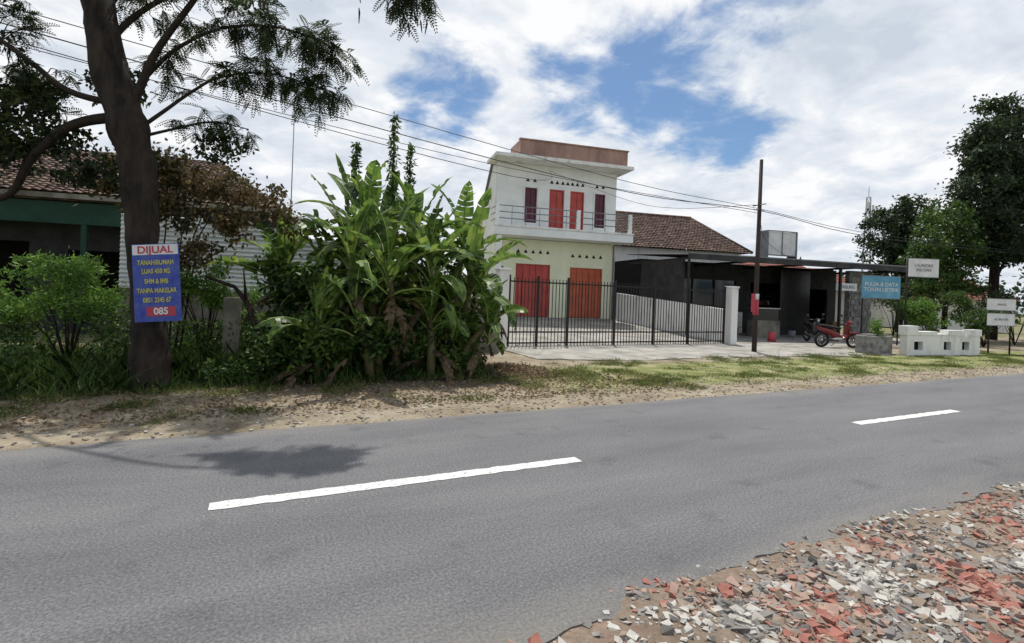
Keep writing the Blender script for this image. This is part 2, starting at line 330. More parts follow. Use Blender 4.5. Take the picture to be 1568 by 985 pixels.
def zf(x,y):
    return -.045+.055*smooth01((y-6.22)/.4)+.022*noise.noise(Vector((x*1.1,y*1.1,0)))+.016*noise.noise(Vector((x*4,y*4,2)))
def zn(x,y):
    yy=y+.14*smooth01((3-x)/2.2)
    return -.04+.042*smooth01((2.52-yy)/.3)+.022*noise.noise(Vector((x*1.2,y*1.2,5)))+.016*noise.noise(Vector((x*5,y*5,2)))
vgrid('roadside_verge',-16,46,6.1,16,.14,zf,vergemat('far'))
vgrid('dirt_shoulder',-6,22,-6,2.7,.08,zn,vergemat('near'))

def slab(name,pts,z,th,m):
    k=len(pts); V=[(p[0],p[1],(p[2] if len(p)>2 else z)) for p in pts]+[(p[0],p[1],(p[2] if len(p)>2 else z)-th) for p in pts]
    F=[tuple(range(k)),tuple(range(k,2*k))[::-1]]+[(i,i+k,(i+1)%k+k,(i+1)%k)[::-1] for i in range(k)]
    return meshobj(name,V,F,m)
def ragged(pts,st=.25,amp=.12):
    out=[]
    for i in range(len(pts)-1):
        p=Vector(pts[i]+(0,)) if len(pts[i])==2 else Vector(pts[i]); q=Vector(pts[i+1]+(0,)); L=(q-p).length; k=max(1,int(L/st)); d=(q-p).normalized(); s=Vector((-d.y,d.x,0))
        for j in range(k):
            r=p.lerp(q,j/k); o=amp*noise.noise(r*1.6)+amp*.5*noise.noise(r*6); out.append((r.x+s.x*o,r.y+s.y*o))
    out.append(pts[-1]); return out
slab('concrete_apron',ragged([(6.3,11.4),(9,10.7),(14,10.6),(20.0,10.2)],.2,.35)+[(20,12.5),(30,12.5),(30,22),(16.2,22),(16.2,13.9),(6.3,13.9)],.035,.1,M['paving'])
slab('forecourt_paving',[(6.6,13.92,.037),(16.15,13.92,.037),(17.0,21.9,.5),(10.1,23.0,.5)],0,.3,M['paving'])
slab('concrete_path',[(25.5,6.6),(60,6.6),(60,9.6),(26.5,9.2)],.03,.08,M['paving'])

# ------------------------------------------------------------------ rubble
mrub=[mat('rubble_brick_red',(.36,.15,.115),(.23,.10,.08),8,.9),mat('rubble_grey',(.27,.25,.235),(.15,.14,.13),8,.9),mat('rubble_white',(.50,.48,.44),(.33,.31,.28),8,.9),mat('rubble_tan',(.30,.235,.18),(.20,.155,.12),8,.9),mat('rubble_pink',(.38,.26,.21),(.28,.19,.155),8,.9)]
V=[];F=[];mi=[];cnt=0;N=13500
while cnt<N:
    x=random.uniform(.9,13); x=.9+(x-.9)*random.random()**.6; y=random.uniform(.2,2.35)
    den=smooth01((y-.95+.5*noise.noise(Vector((x*.9,1,1))))/.6)*smooth01((x-1.1)/2.0)
    den*= .2+1.5*max(0,noise.noise(Vector((x*1.3,y*1.3,4)))+.22)
    if y>2.10: den*=.3
    if random.random()>max(den,.05): continue
    cnt+=1
    s=random.choice([.005,.007,.009,.012,.015,.02,.027 if y<2.1 else .012])*random.uniform(.7,1.35)*(1+.03*x)
    c=Vector((x,y,zn(x,y)+s*.12)); rot=Matrix.Rotation(random.uniform(0,6.3),3,'Z')@Matrix.Rotation(random.gauss(0,.28),3,'X')@Matrix.Rotation(random.gauss(0,.28),3,'Y')
    h=random.uniform(.2,.6); o=len(V); lx=random.uniform(.8,1.6)
    for p in bv(-1,1,-1,1,-h,h):
        V.append(c+rot@(Vector((p[0]*lx*random.uniform(.35,1.1),p[1]*random.uniform(.35,1.1),p[2]*random.uniform(.4,1.2)))*s))
    F+=[tuple(i+o for i in f) for f in BF]
    t=noise.noise(Vector((x*1.4,y*2.0,8)))+random.gauss(0,.24)
    k=0 if t>.34 else 4 if t>.19 else 3 if t>.03 else 1 if t>-.22 else 2
    mi+= [k]*6
ob=meshobj('brick_rubble',V,F,mrub); ob.data.polygons.foreach_set('material_index',mi)
V=[];F=[];mi=[]
for _ in range(3600):
    x=random.uniform(-4,22); y=6.3+abs(random.gauss(0,1.1)); s=random.uniform(.006,.02)
    if y>10: continue
    c=Vector((x,y,zf(x,y)+s*.3)); rot=Matrix.Rotation(random.uniform(0,6.3),3,'Z'); o=len(V)
    for p in bv(-1,1,-1,1,-.5,.5): V.append(c+rot@(Vector(p)*s*random.uniform(.6,1.1)))
    F+=[tuple(i+o for i in f) for f in BF]; mi+=[random.choice([1,2,3,3])]*6
ob=meshobj('verge_gravel',V,F,mrub); ob.data.polygons.foreach_set('material_index',mi)

# ------------------------------------------------------------------ grass
def blades(name,pts,h,wd,m,parent=None,lean=.5):
    P=np.array(pts); n=len(P); a=rng.normal(size=(n,3))*lean; a[:,2]=1; a=unit(a); b=rng.normal(size=(n,3)); b[:,2]=0; b=unit(b)
    H=h*rng.uniform(.4,1.3,(n,1)) if np.isscalar(h) else np.array(h).reshape(-1,1)*rng.uniform(.5,1.3,(n,1))
    mid=P+a*H*.55; tip=P+a*H+b*0; tip[:,:2]+=a[:,:2]*H*.6
    V=np.stack([P-b*wd*.5,P+b*wd*.5,mid+b*wd*.4,tip,mid-b*wd*.4],1)
    return npmesh(name,V,5,m,parent)
pts=[];hs=[]
while len(pts)<30000:
    x=random.uniform(4.0,27); y=random.uniform(6.9,10.9)
    nn_=noise.noise(Vector((x*.8,y*1.2,0)))+.6*noise.noise(Vector((x*2.6,y*3,5)))
    d=nn_*1.6+.26; d*=smooth01((y-6.9)/.9)*smooth01((10.9-y)/.5)*smooth01((x-4.0)/1.6)
    if random.random()<d: pts.append((x,y,zf(x,y)+(.03 if y>10.5 and x>6.6 else 0))); hs.append(.04+.07*max(0,nn_))
blades('verge_grass',pts,hs,.010,M['grass'],lean=.8)
pts=[]
while len(pts)<9000:
    x=random.uniform(-9,7.5); y=random.uniform(6.9,9.4)
    if noise.noise(Vector((x*1.3,y*1.3,6)))+.19*(y-8.1)>.08+.3*random.random(): pts.append((x,y,zf(x,y)))
blades('sparse_verge_grass',pts,.10,.011,M['grass'],lean=.8)
P=np.array([(random.uniform(-5,7.5),7.0+abs(random.gauss(1.0,.8)),0) for _ in range(8000)]+[(random.gauss(4.7,.6),random.gauss(9.5,.5),0) for _ in range(3500)])
for i,p in enumerate(P): p[2]=zf(p[0],p[1])+.012+(random.random()*.18*math.exp(-((p[0]-4.6)**2+(p[1]-9.7)**2)/.4) if i>8000 else 0)
P=P[P[:,1]<11]
d=rng.normal(size=P.shape); d[:,2]*=.25
npmesh('leaf_litter',leafquads(P,.07,.028,0,unit(d)),4,M['drygrass'])
pts=[]; hs=[]
while len(pts)<16000:
    x=random.uniform(-14,4.1); y=random.uniform(8.6,13)
    e=8.95+.35*noise.noise(Vector((x*.8,0,3)))
    if y<e: continue
    pts.append((x,y,0)); hs.append((.22+.28*smooth01((y-e)/1.0))*(1+.7*noise.noise(Vector((x*.9,y*.9,1)))))
blades('tall_grass',pts,hs,.018,M['bush'],lean=.45)

# ------------------------------------------------------------------ left big tree
T=empty('roadside_acacia_tree',(-1.54,9.7,0),-26)
def interp(P,R,per=4):
    out=[];ro=[]
    for i in range(len(P)-1):
        p0=Vector(P[max(i-1,0)]);p1=Vector(P[i]);p2=Vector(P[i+1]);p3=Vector(P[min(i+2,len(P)-1)])
        for k in range(per):
            t=k/per
            q=.5*((2*p1)+(p2-p0)*t+(2*p0-5*p1+4*p2-p3)*t*t+(3*p1-p0-3*p2+p3)*t**3)
            out.append(q); ro.append(R[i]*(1-t)+R[i+1]*t)
    out.append(Vector(P[-1])); ro.append(R[-1]); return out,ro
trunkP=[(.03,0,-.1),(.02,0,.2),(-.04,0,.8),(-.10,0,1.43),(-.2,0,2.46),(-.30,0,3.27),(-.50,0,4.1),(-.80,0,4.9),(-1.05,0,6.0),(-1.4,.1,7.3),(-2.0,.3,8.6),(-2.4,.5,10)]
trunkR=[.40,.30,.24,.215,.21,.24,.28,.25,.215,.18,.12,.05]
Pt,Rt_=interp(trunkP,trunkR,7)
Vt,Ft=tubegeo(Pt,Rt_,28)
Vt=[v+Vector((noise.noise(v*3.5),noise.noise(v*3.5+Vector((9,0,0))),0))*.06+Vector((noise.noise(v*11),noise.noise(v*11+Vector((9,0,0))),0))*.018 for v in Vt]
meshobj('trunk',Vt,Ft,M['bark'],T,True)
limbs=[([(-.5,0,4.2),(-.25,-.05,4.75),(-.02,-.1,5.2),(.45,-.2,5.75),(1.05,-.3,6.4),(1.9,-.5,6.7),(2.9,-.7,6.9),(3.9,-.8,6.55)],[.075,.065,.055,.045,.038,.03,.025,.014]),
 ([(-.35,0,4.0),(-.05,.2,4.4),(.3,.3,4.75),(.75,.3,5.0),(1.5,.3,5.1),(2.4,.2,4.85)],[.035,.03,.026,.02,.015,.007]),
 ([(-.65,0,4.4),(-1.37,-.1,4.55),(-1.9,-.2,4.95),(-2.55,-.3,5.4),(-3.4,-.3,5.9)],[.06,.05,.042,.035,.02]),
 ([(-.6,0,4.2),(-1.2,.1,4.15),(-1.65,.1,3.95),(-2.1,.1,3.5),(-2.5,.2,2.95),(-3.1,.2,2.8)],[.09,.08,.075,.065,.055,.04]),
 ([(-.9,0,5.3),(-.6,.3,6.0),(0,.5,6.5),(1.2,.6,6.8),(2.2,.8,6.8)],[.06,.045,.035,.025,.012]),
 ([(-.3,.1,4.9),(.1,.2,5.4),(.8,.2,5.75),(1.7,.2,5.8),(2.6,.1,5.5)],[.04,.032,.026,.018,.008]),
 ([(-.3,0,3.9),(.1,.3,4.15),(.6,.4,4.3),(1.2,.4,4.2)],[.03,.022,.016,.007]),
 ([(-1.2,0,6.4),(-2.2,-.3,6.9),(-3.2,-.5,7.4)],[.1,.07,.03]),
 ([(-1.0,0,5.8),(-1.0,.7,6.8),(-.3,1.5,7.6),(.8,1.9,8.0)],[.1,.08,.05,.02]),
 ([(-1.4,0,7.0),(-1.6,1,7.8),(-1.6,2.2,8.2)],[.09,.06,.02])]
br=[]; tips=[]; limbpts=[]
for P,R in limbs:
    pp,rr=interp(P,R,5); br.append((pp,rr)); limbpts+=pp[4:]
def grow(seed,r=.010,along=4):
    seed=Vector(seed); p0=min(limbpts,key=lambda q:(q-seed).length+max(0,(q.z-seed.z))*-.15)
    mid=(p0+seed)/2+Vector((random.gauss(0,.08),random.gauss(0,.08),.18*(seed-p0).length+.04)); P=[]
    for i in range(8):
        t=i/7; P.append(p0*(1-t)**2+mid*2*t*(1-t)+seed*t*t+Vector((random.gauss(0,.012),random.gauss(0,.012),random.gauss(0,.012))))
    br.append((P,[max(.003,r*(1-.12*i)) for i in range(8)]))
    for i in range(8-along,8): tips.append((P[i],(P[i]-P[i-1]).normalized()))
for c,r,k in [((.45,.2,5.9),(.9,.8,.5),20),((1.5,.2,5.9),(1.0,.8,.5),28),((2.4,.2,5.4),(.6,.6,.45),26),((1.3,.3,4.95),(1.0,.6,.3),24),((-.05,.3,5.1),(.4,.5,.4),8),((2.3,.2,4.7),(.6,.4,.28),17),((.7,.4,4.25),(.7,.5,.28),14),
              ((-2.6,-.1,5.6),(.8,.6,.6),22),((-2.0,.1,4.7),(.8,.6,.4),18),((-.5,.2,6.2),(.6,.6,.4),12),((4.0,-.8,5.9),(.45,.35,.5),30),((3.4,-.7,6.35),(.6,.4,.35),18),((-2.6,-.2,7.4),(1,1,.6),20)]:
    for q in clump_points(k,c,r,.5): grow(q)
tubes('branches',br,M['twig'],T,k=5)
quads=[]
for p,t in tips:
    for _ in range(3):
        L=random.uniform(.16,.32); d=(t*.5+Vector((random.gauss(0,.7),random.gauss(0,.7),random.gauss(-.35,.4)))).normalized()
        side=d.cross(Vector((random.gauss(0,.3),random.gauss(0,.3),1))).normalized(); K=9
        for k in range(K):
            s=(k+.7)/K; c=p+d*L*s+Vector((0,0,-.25*s*s*L)); ll=.05*math.sin(math.pi*min(.95,s*.8+.12))+.012
            for sg in (-1,1):
                a=(side*sg+d*.45).normalized(); b=d*.010
                quads.append([c-b*.6,c+a*ll*.5-b*1.3,c+a*ll,c+a*ll*.5+b*1.3])
npmesh('foliage',np.array([[tuple(v) for v in q] for q in quads]),4,M['tree_leaf'],T)
cs=[(-2.3,.2,4.0),(-2.0,0,4.5),(-2.8,.2,3.6),(-1.4,.3,3.45),(-2.9,-.3,5.3),(-3.2,0,4.5),(-1.3,.8,5.0),(-1.7,.3,3.9),(-.9,.9,3.7),(.5,.8,4.0)]
rs=[(.6,.6,.4),(.5,.6,.3),(.5,.6,.35),(.45,.5,.28),(.4,.5,.35),(.6,.6,.5),(.35,.5,.3),(.35,.4,.22),(.35,.4,.22),(.5,.4,.2)]
P=lumpy(7000,cs,rs,.3,16); npmesh('dense_foliage',leafquads(P,.11,.06,.3),4,M['dark_leaf'],T)
cs=[(-3.0,-.3,7.6),(-1.6,1.8,8.2),(-3.2,0,8.2),(-2.2,-.5,9.4),(-.3,1.8,7.9),(.8,2.0,8.2),(-3.4,1.6,7.9),(1.9,2.2,8.4)]
P=lumpy(11000,cs,[(1.0,.9,.5)]*8,.3,14); npmesh('shade_crown_foliage',leafquads(P,.14,.07,.3),4,M['tree_leaf'],T)  # unseen crown clumps above the frame, placed to shade verge and road
pods=[]
for _ in range(26):
    x=random.choice([random.gauss(4.0,.2),random.gauss(4.0,.2),random.gauss(2.6,.5)]); z=random.uniform(5.3,5.9) if x>3.3 else random.uniform(5.7,6.3); y=-.8+random.gauss(0,.2); L=random.uniform(.14,.25)
    pods.append(([(x,y,z),(x+.01,y,z-L*.3),(x+random.gauss(0,.02),y,z-L)],[.006,.014,.006]))
tubes('seed_pods',pods,M['pod'],T,k=5)

B=empty('dry_vine_shrub',(-1.7,11.2,0),-26)
P=lumpy(8500,[(-.9,0,3.55),(.0,.2,3.7),(.8,.3,3.4),(.3,0,2.9),(1.3,.2,2.9),(-.2,.2,3.1),(1.6,.3,3.3),(.6,0,2.2),(.1,0,1.8),(2.1,.4,2.9)],[(.7,.5,.4),(.6,.5,.35),(.6,.5,.4),(.5,.4,.35),(.5,.4,.4),(.5,.4,.4),(.45,.4,.3),(.45,.35,.35),(.4,.35,.4),(.3,.3,.3)],.32,14)
npmesh('vine_leaves',leafquads(P,.10,.055,.5),4,M['brown_leaf'],B)
L=[]
for _ in range(6):
    x=random.uniform(-.6,1.0); L.append(([(x*.4,0,0),(x*.6+random.gauss(0,.1),.1,1.3),(x*.9+random.gauss(0,.1),.1,2.5),(x*1.2,.2,3.5)],[.022,.018,.013,.006]))
tubes('vine_stems',L,M['twig'],B,k=5)

# ------------------------------------------------------------------ sign on the tree
S=empty('tree_mounted_sign',(-1.42,9.20,1.62))
S.rotation_euler=(0,math.radians(-4.5),math.radians(-22))
boxes('board',[(-.335,.335,0,.012,-.58,.58)],M['signblue'],S)
boxes('header_panel',[(-.325,.325,-.004,-.001,.42,.57)],M['signwhite'],S)
boxes('footer_panel',[(-.16,.26,-.004,-.001,-.50,-.36)],M['redprint'],S)
def text(name,body,x,z,size,m,parent,y=-.007,sx=1,bold=.006):
    c=bpy.data.curves.new(name,'FONT'); c.body=body; c.size=size; c.align_x='CENTER'; c.align_y='CENTER'; c.extrude=.001; c.offset=bold*size
    c.materials.append(m); o=bpy.data.objects.new(name,c); o.location=(x,y,z); o.rotation_euler=(math.pi/2,0,0); o.scale=(sx,1,1); return link(o,parent)
text('header_text','DIJUAL',0,.49,.15,M['redprint'],S,sx=1.1,bold=.02)
for i,(t,z) in enumerate([('TANAH/RUMAH',.30),('LUAS 450 M2',.17),('SHM & IMB',.02),('TANPA MAKELAR',-.12),('0851 2345 67',-.26)]): text('line_%d'%i,t,0,z,.10,M['yellow'],S,sx=.72,bold=.02)
text('price_text','085',.05,-.43,.14,M['signwhite'],S,y=-.009,bold=.03)

# ------------------------------------------------------------------ bananas
def banana_leafgeo(base,az,el,L,W,droop,quads,ribs,torn=.5):
    n_=14; pos=Vector(base); mids=[pos.copy()]; els=[]
    for i in range(n_):
        e=el-droop*((i+1)/n_)**1.4; els.append(e)
        pos=pos+Vector((math.cos(az)*math.cos(e),math.sin(az)*math.cos(e),math.sin(e)))*L/n_; mids.append(pos.copy())
    side=Vector((-math.sin(az),math.cos(az),0)); roll=random.gauss(0,.35)
    def wd(t): return 0 if t<.1 else W*.5*max(0,math.sin(math.pi*min(1,(t-.1)/.9)**.8))**.55
    for sg in (-1,1):
        tear=0; gap=0
        for i in range(n_):
            t0=i/n_; t1=(i+1)/n_
            if t1<=.12: continue
            if random.random()<torn: tear=random.gauss(0,.28)*torn*1.6; gap=.12
            else: gap=0
            up=Vector((-math.cos(az)*math.sin(els[i]),-math.sin(az)*math.sin(els[i]),math.cos(els[i])))
            ang=(.30 if el>.9 else -.15)+tear+roll*sg-.25*t0*torn
            o=side*sg*math.cos(ang)+up*math.sin(ang); o2=o-Vector((0,0,.25*torn))
            a,b=mids[i],mids[i+1]; w0,w1=wd(t0),wd(t1); aa=a.lerp(b,gap)
            fwd=(b-a)*.5
            m0=aa+o*w0*.55; m1=b+o*w1*.55
            quads.append([a,b,m1,m0]); quads.append([m0,m1,b+o*w1*.6+o2*w1*.4+fwd*.6,aa+o*w0*.6+o2*w0*.4+fwd*.6])
    ribs.append(([m+Vector((0,0,.004)) for m in mids[::2]],[.022*(1-.12*i) for i in range(len(mids[::2]))]))
BP=[(.75,10.7,1.9),(1.35,9.9,2.2),(1.3,11.6,2.6),(2.0,10.6,2.7),(2.35,9.7,2.0),(2.75,10.7,2.7),(3.1,9.9,2.1),(3.6,10.9,2.4),(3.5,11.6,2.6),(3.8,10.3,2.0),(2.7,12,2.8),(.3,11.6,1.9),(1.8,9.3,1.3),(2.9,9.3,1.2),(3.6,9.75,1.1),(.9,9.6,1.0),(4.1,11.4,2.6),(1.7,11.1,2.5),(2.4,10.2,1.6),(1.1,10.4,1.4),(3.3,10.3,1.5),(2.0,9.6,1.6),(4.2,10.8,1.7)]
C=empty('banana_plants')
quads=[];ribs=[];st=[];dq=[];dr=[]
for (x,y,h) in BP:
    lean=Vector((random.gauss(-.05,.30),random.gauss(-.05,.2),0)); top=Vector((x,y,h))+lean
    r=.07+.03*h/2
    st.append(([(x,y,-.05),(x+lean.x*.3,y+lean.y*.3,h*.5),tuple(top)],[r,r*.8,r*.5]))
    k=random.randint(8,10); a0=random.uniform(0,6.3)
    for i in range(k):
        az=a0+i*2.4+random.gauss(0,.3); f=i/(k-1)
        el=1.45-.8*f+random.gauss(0,.16); L=(random.uniform(1.3,2.0) if h>1.6 else random.uniform(.9,1.25))
        banana_leafgeo(top-Vector((0,0,.5*f)),az,el,L,random.uniform(.30,.46)*(.8 if h<1.5 else 1),random.uniform(.3,1.0)+1.5*f,quads,ribs,torn=random.choice([.2,.45,.8]))
    for i in range(4):
        banana_leafgeo(top-Vector((0,0,random.uniform(.4,.9))),random.uniform(0,6.3),random.uniform(-.3,.3),random.uniform(.8,1.4),.20,1.7,dq,dr,torn=.9)
npmesh('leaves',np.array([[tuple(v) for v in q] for q in quads]),4,M['banana'],C)
npmesh('dry_leaves',np.array([[tuple(v) for v in q] for q in dq]),4,M['banana_dry'],C)
tubes('stems',st,M['stem'],C,k=10); tubes('midribs',ribs,M['rib'],C,k=4)
U_=empty('roadside_undergrowth')
cs=[];rs=[]
for _ in range(40):
    y=random.uniform(9.3,11.8); x=random.uniform(.3,3.6+(y-9.3)*.42); z=random.uniform(.25,1.9 if y>10 else .9); cs.append((x,y,z)); rs.append((random.uniform(.3,.5),random.uniform(.3,.5),random.uniform(.25,.5)))
P=lumpy(25000,cs,rs,.35,12); P=P[P[:,2]>0.0]; npmesh('shrub_leaves',leafquads(P,.14,.06,.3),4,M['bush'],U_)
cs=[];rs=[]
for _ in range(46):
    x=random.uniform(-10,1.2); y=random.uniform(9.4,12.5); z=random.uniform(.15,.55 if y<10.3 else .95); cs.append((x,y,z)); rs.append((random.uniform(.35,.7),random.uniform(.3,.5),random.uniform(.2,.42)))
P=lumpy(24000,cs,rs,.35,12); P=P[P[:,2]>0.0]; npmesh('weed_leaves',leafquads(P,.085,.04,.1),4,M['bush'],U_)
def shrub(name,x,y,h,r,n_,m,lf=.09,lw=.035):
    e=empty(name,(x,y,0)); L=[]; cs=[];rs=[]
    for i in range(9):
        a=random.uniform(0,6.3); rr=random.uniform(.2,1)*r; z=h*random.uniform(.45,.92)
        c=(math.cos(a)*rr,math.sin(a)*rr,z); cs.append(c); rs.append((r*.45,r*.45,h*.14)); L.append(([(0,0,0),(c[0]*.4,c[1]*.4,z*.55),c],[.02,.014,.006]))
    tubes('stems',L,M['twig'],e,k=5); P=lumpy(n_,cs,rs,.3,10); npmesh('leaves',leafquads(P,lf,lw,.2),4,m,e)
shrub('bright_shrub',-3.0,11.4,2.2,.85,5500,M['bright'],.10,.03)
shrub('bright_shrub',-4.6,11.9,1.6,.8,3000,M['bright'],.10,.03)
shrub('bright_shrub',-.9,11.0,2.0,.6,3000,M['bright'],.09,.035)
shrub('leafy_shrub',.1,12.4,1.6,.7,2500,M['bright'])
shrub('leafy_shrub',-7,12.5,1.6,1.0,3500,M['bush'])
for (x,y,h) in [(2.75,12.5,5.9),(1.85,12.3,5.0),(3.15,12.4,5.2)]:
    e=empty('slender_young_tree',(x,y,0)); P=[(0,0,0),(.05,0,h*.5),(0,.05,h)]
    tubes('stem',[(P,[.04,.03,.012])],M['twig'],e,k=6)
    zz=rng.uniform(h*.45,h,650); rad=.26*(1.05-(zz/h-.45)/.55*.8)*(.5+.6*np.sin(zz*7+x)**2)
    an=rng.uniform(0,6.28,650); q=np.stack([np.cos(an)*rad*rng.uniform(.2,1,650),np.sin(an)*rad*rng.uniform(.2,1,650),zz],1)
    npmesh('leaves',leafquads(q,.14,.05,.6),4,M['bush'],e)
tubes('fallen_branch',[([(.35,9.6,0),(0,9.8,.7),(-.25,10.1,1.35),(-.45,10.3,1.6),(-.9,10.4,1.75)],[.06,.05,.045,.035,.02]),([(-.25,10.1,1.35),(-.3,10,1.9)],[.03,.01])],M['bark'],None,k=7)
boxes('old_brick_post',[(-.62,-.34,10.5,10.75,0,1.4)],M['oldwall'],None,.02)

# ------------------------------------------------------------------ tiled roofs
def tileroof(name,c00,c10,c11,c01,cols,rows,m,parent,amp=.035,step=.04):
    c00,c10,c11,c01=[Vector(c) for c in (c00,c10,c11,c01)]
    nrm=(c10-c00).cross(c01-c00).normalized(); V=[];F=[]; sc=cols*4
    for r in range(rows):
        for k,(t,h) in enumerate(((r/rows,step),((r+1)/rows,0))):
            a=c00.lerp(c01,t); b=c10.lerp(c11,t)
            for i in range(sc+1):
                s=i/sc; p=a.lerp(b,s); V.append(p+nrm*(h+amp*abs(math.sin(math.pi*i/4))+.03*noise.noise(p*1.3)+.012*noise.noise(p*5)))
    w_=sc+1
    for r in range(rows):
        for i in range(sc):
            o=r*2*w_+i; F.append((o,o+1,o+1+w_,o+w_))
            if r<rows-1: o2=o+w_; F.append((o2,o2+1,o2+1+w_,o2+w_))
    return meshobj(name,V,F,m,parent)

H=empty('old_tiled_house',(-4.2,19.8,0),-12)
tileroof('roof_front',(-11,-1.2,4.05),(4.9,-1.2,4.05),(2.0,3,6.2),(-8,3,6.2),64,22,M['roofold'],H)
tileroof('roof_right',(4.9,-1.2,4.05),(4.9,7.5,4.05),(2.0,3,6.2),(2.0,3,6.2),34,22,M['roofold'],H)
tileroof('roof_back',(4.9,7.2,4.05),(-11,7.2,4.05),(-8,3,6.2),(2.0,3,6.2),40,12,M['roofold'],H)
boxes('fascia',[(-11,4.9,-1.24,-1.19,3.90,4.04)],M['oldwall'],H)
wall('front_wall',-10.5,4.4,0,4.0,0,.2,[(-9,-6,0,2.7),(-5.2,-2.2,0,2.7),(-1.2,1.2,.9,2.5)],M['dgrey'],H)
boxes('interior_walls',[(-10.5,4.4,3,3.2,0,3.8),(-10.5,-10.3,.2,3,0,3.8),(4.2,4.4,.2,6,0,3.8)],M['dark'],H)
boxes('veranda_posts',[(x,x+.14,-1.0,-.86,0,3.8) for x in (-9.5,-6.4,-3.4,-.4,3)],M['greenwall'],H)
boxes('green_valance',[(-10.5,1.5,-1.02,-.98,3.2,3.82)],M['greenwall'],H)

Wd=empty('corrugated_boundary_fence',(-3.2,15.8,0),-18)
boxes('masonry_base',[(0,9.6,0,.15,0,1.5)],M['oldwall'],Wd,.01)
V=[];F=[]
for (xa,xb,zt,dy) in [(0,1.9,3.3,0),(1.85,3.75,3.15,-.03),(3.7,5.8,2.9,0.0)]:
    nz_=150; o0=len(V)
    for i in range(nz_+1):
        z=1.45+(zt-1.45)*i/nz_; y=-.05+dy+.016*math.sin(z*2*math.pi/.11)
        V+=[(xa,y,z),(xb,y,z-.03)]
        if i: o=o0+2*(i-1); F.append((o,o+1,o+3,o+2))
meshobj('zinc_sheets',V,F,M['corr'],Wd)
boxes('timber_rails',[(0,5.8,.0,.05,z,z+.06) for z in (1.7,2.5)]+[(x,x+.07,.05,.12,1.5,3.0) for x in (.05,1.9,3.8,5.6)],M['twig'],Wd)

# ------------------------------------------------------------------ two-storey house
H=empty('two_storey_shophouse',(13.33,22.42,.5),-10)
xl,xr=-3.2,3.3
wall('ground_floor_front_wall',xl,xr,-.5,3.9,0,.2,[(-2.1,-.28,.03,2.68),(.8,2.62,.03,2.62)],M['cream'],H)
wall('upper_front_wall',xl+.03,xr-.03,4.32,7.65,.03,.2,[(-1.75,-1.12,4.75,6.5),(-.45,.35,4.34,6.52),(.68,1.45,4.34,6.52),(2.05,2.63,4.75,6.5)],M['white'],H)
def prism(name,prof,x0,x1,m,parent):
    k=len(prof); V=[(x0,y,z) for y,z in prof]+[(x1,y,z) for y,z in prof]
    F=[tuple(range(k)),tuple(range(k,2*k))[::-1]]+[(i,i+k,(i+1)%k+k,(i+1)%k)[::-1] for i in range(k)]
    return meshobj(name,V,F,m,parent)
prof=[(.2,-.5),(7,-.5),(7,4.6),(3.4,5.2),(1.0,7.65),(.2,7.65)]
prism('left_side_wall',prof,xl,xl+.18,M['white2'],H); prism('right_side_wall',prof,xr-.18,xr,M['white2'],H)
prism('shed_roof',[(.9,7.84),(3.4,5.32),(7.3,4.7),(7.3,4.62),(3.4,5.22),(.9,7.76)],xl-.12,xr+.12,M['grey'],H)
boxes('back_wall',[(xl+.18,xr-.18,6.8,7,-.5,4.6)],M['white2'],H)
boxes('floor_interior',[(xl+.2,xr-.2,.25,6.7,4.0,4.2)],M['concrete'],H)
boxes('balcony_slab',[(xl-.35,xr+.35,-1.25,.0,3.92,4.30)],M['white'],H,.02)
boxes('balcony_lip',[(xl-.38,xr+.38,-1.28,-1.1,4.303,4.40)],M['white2'],H,.01)
boxes('roof_slab',[(xl-.35,xr+.4,-1.0,.9,7.66,7.84)],M['white2'],H,.02)
boxes('parapet',[(xl+.85,xr+.05,-.92,-.77,7.843,8.56),(xl+.85,xl+1.0,-.77,.8,7.843,8.56),(xr-.1,xr+.05,-.77,.8,7.843,8.56)],M['pinkbrown'],H)
boxes('parapet_cap',[(xl+.8,xr+.1,-.97,-.72,8.563,8.62)],M['pinkbrown'],H)
boxes('balcony_posts',[(xl-.30,xl-.14,-1.22,-1.06,4.4,5.35),(.58,.76,-1.22,-1.06,4.4,5.35),(xr+.12,xr+.28,-1.22,-1.06,4.4,5.35)],M['white'],H,.01)
boxes('porch_column',[(xl-.2,xl+.05,-1.15,-.9,-.5,3.918)],M['white'],H,.01)
L=[]
for z in (4.7,5.0,5.3): L.append(([(xl-.2,-1.14,z),(xr+.2,-1.14,z)],.022)); L.append(([(xl-.22,-1.1,z),(xl-.22,.1,z)],.022))
for i in range(1,10):
    x=xl-.2+i*(xr-xl+.4)/10; L.append(([(x,-1.14,4.4),(x,-1.14,5.3)],.014))
tubes('balcony_railing',L,M['grey'],H,k=6)
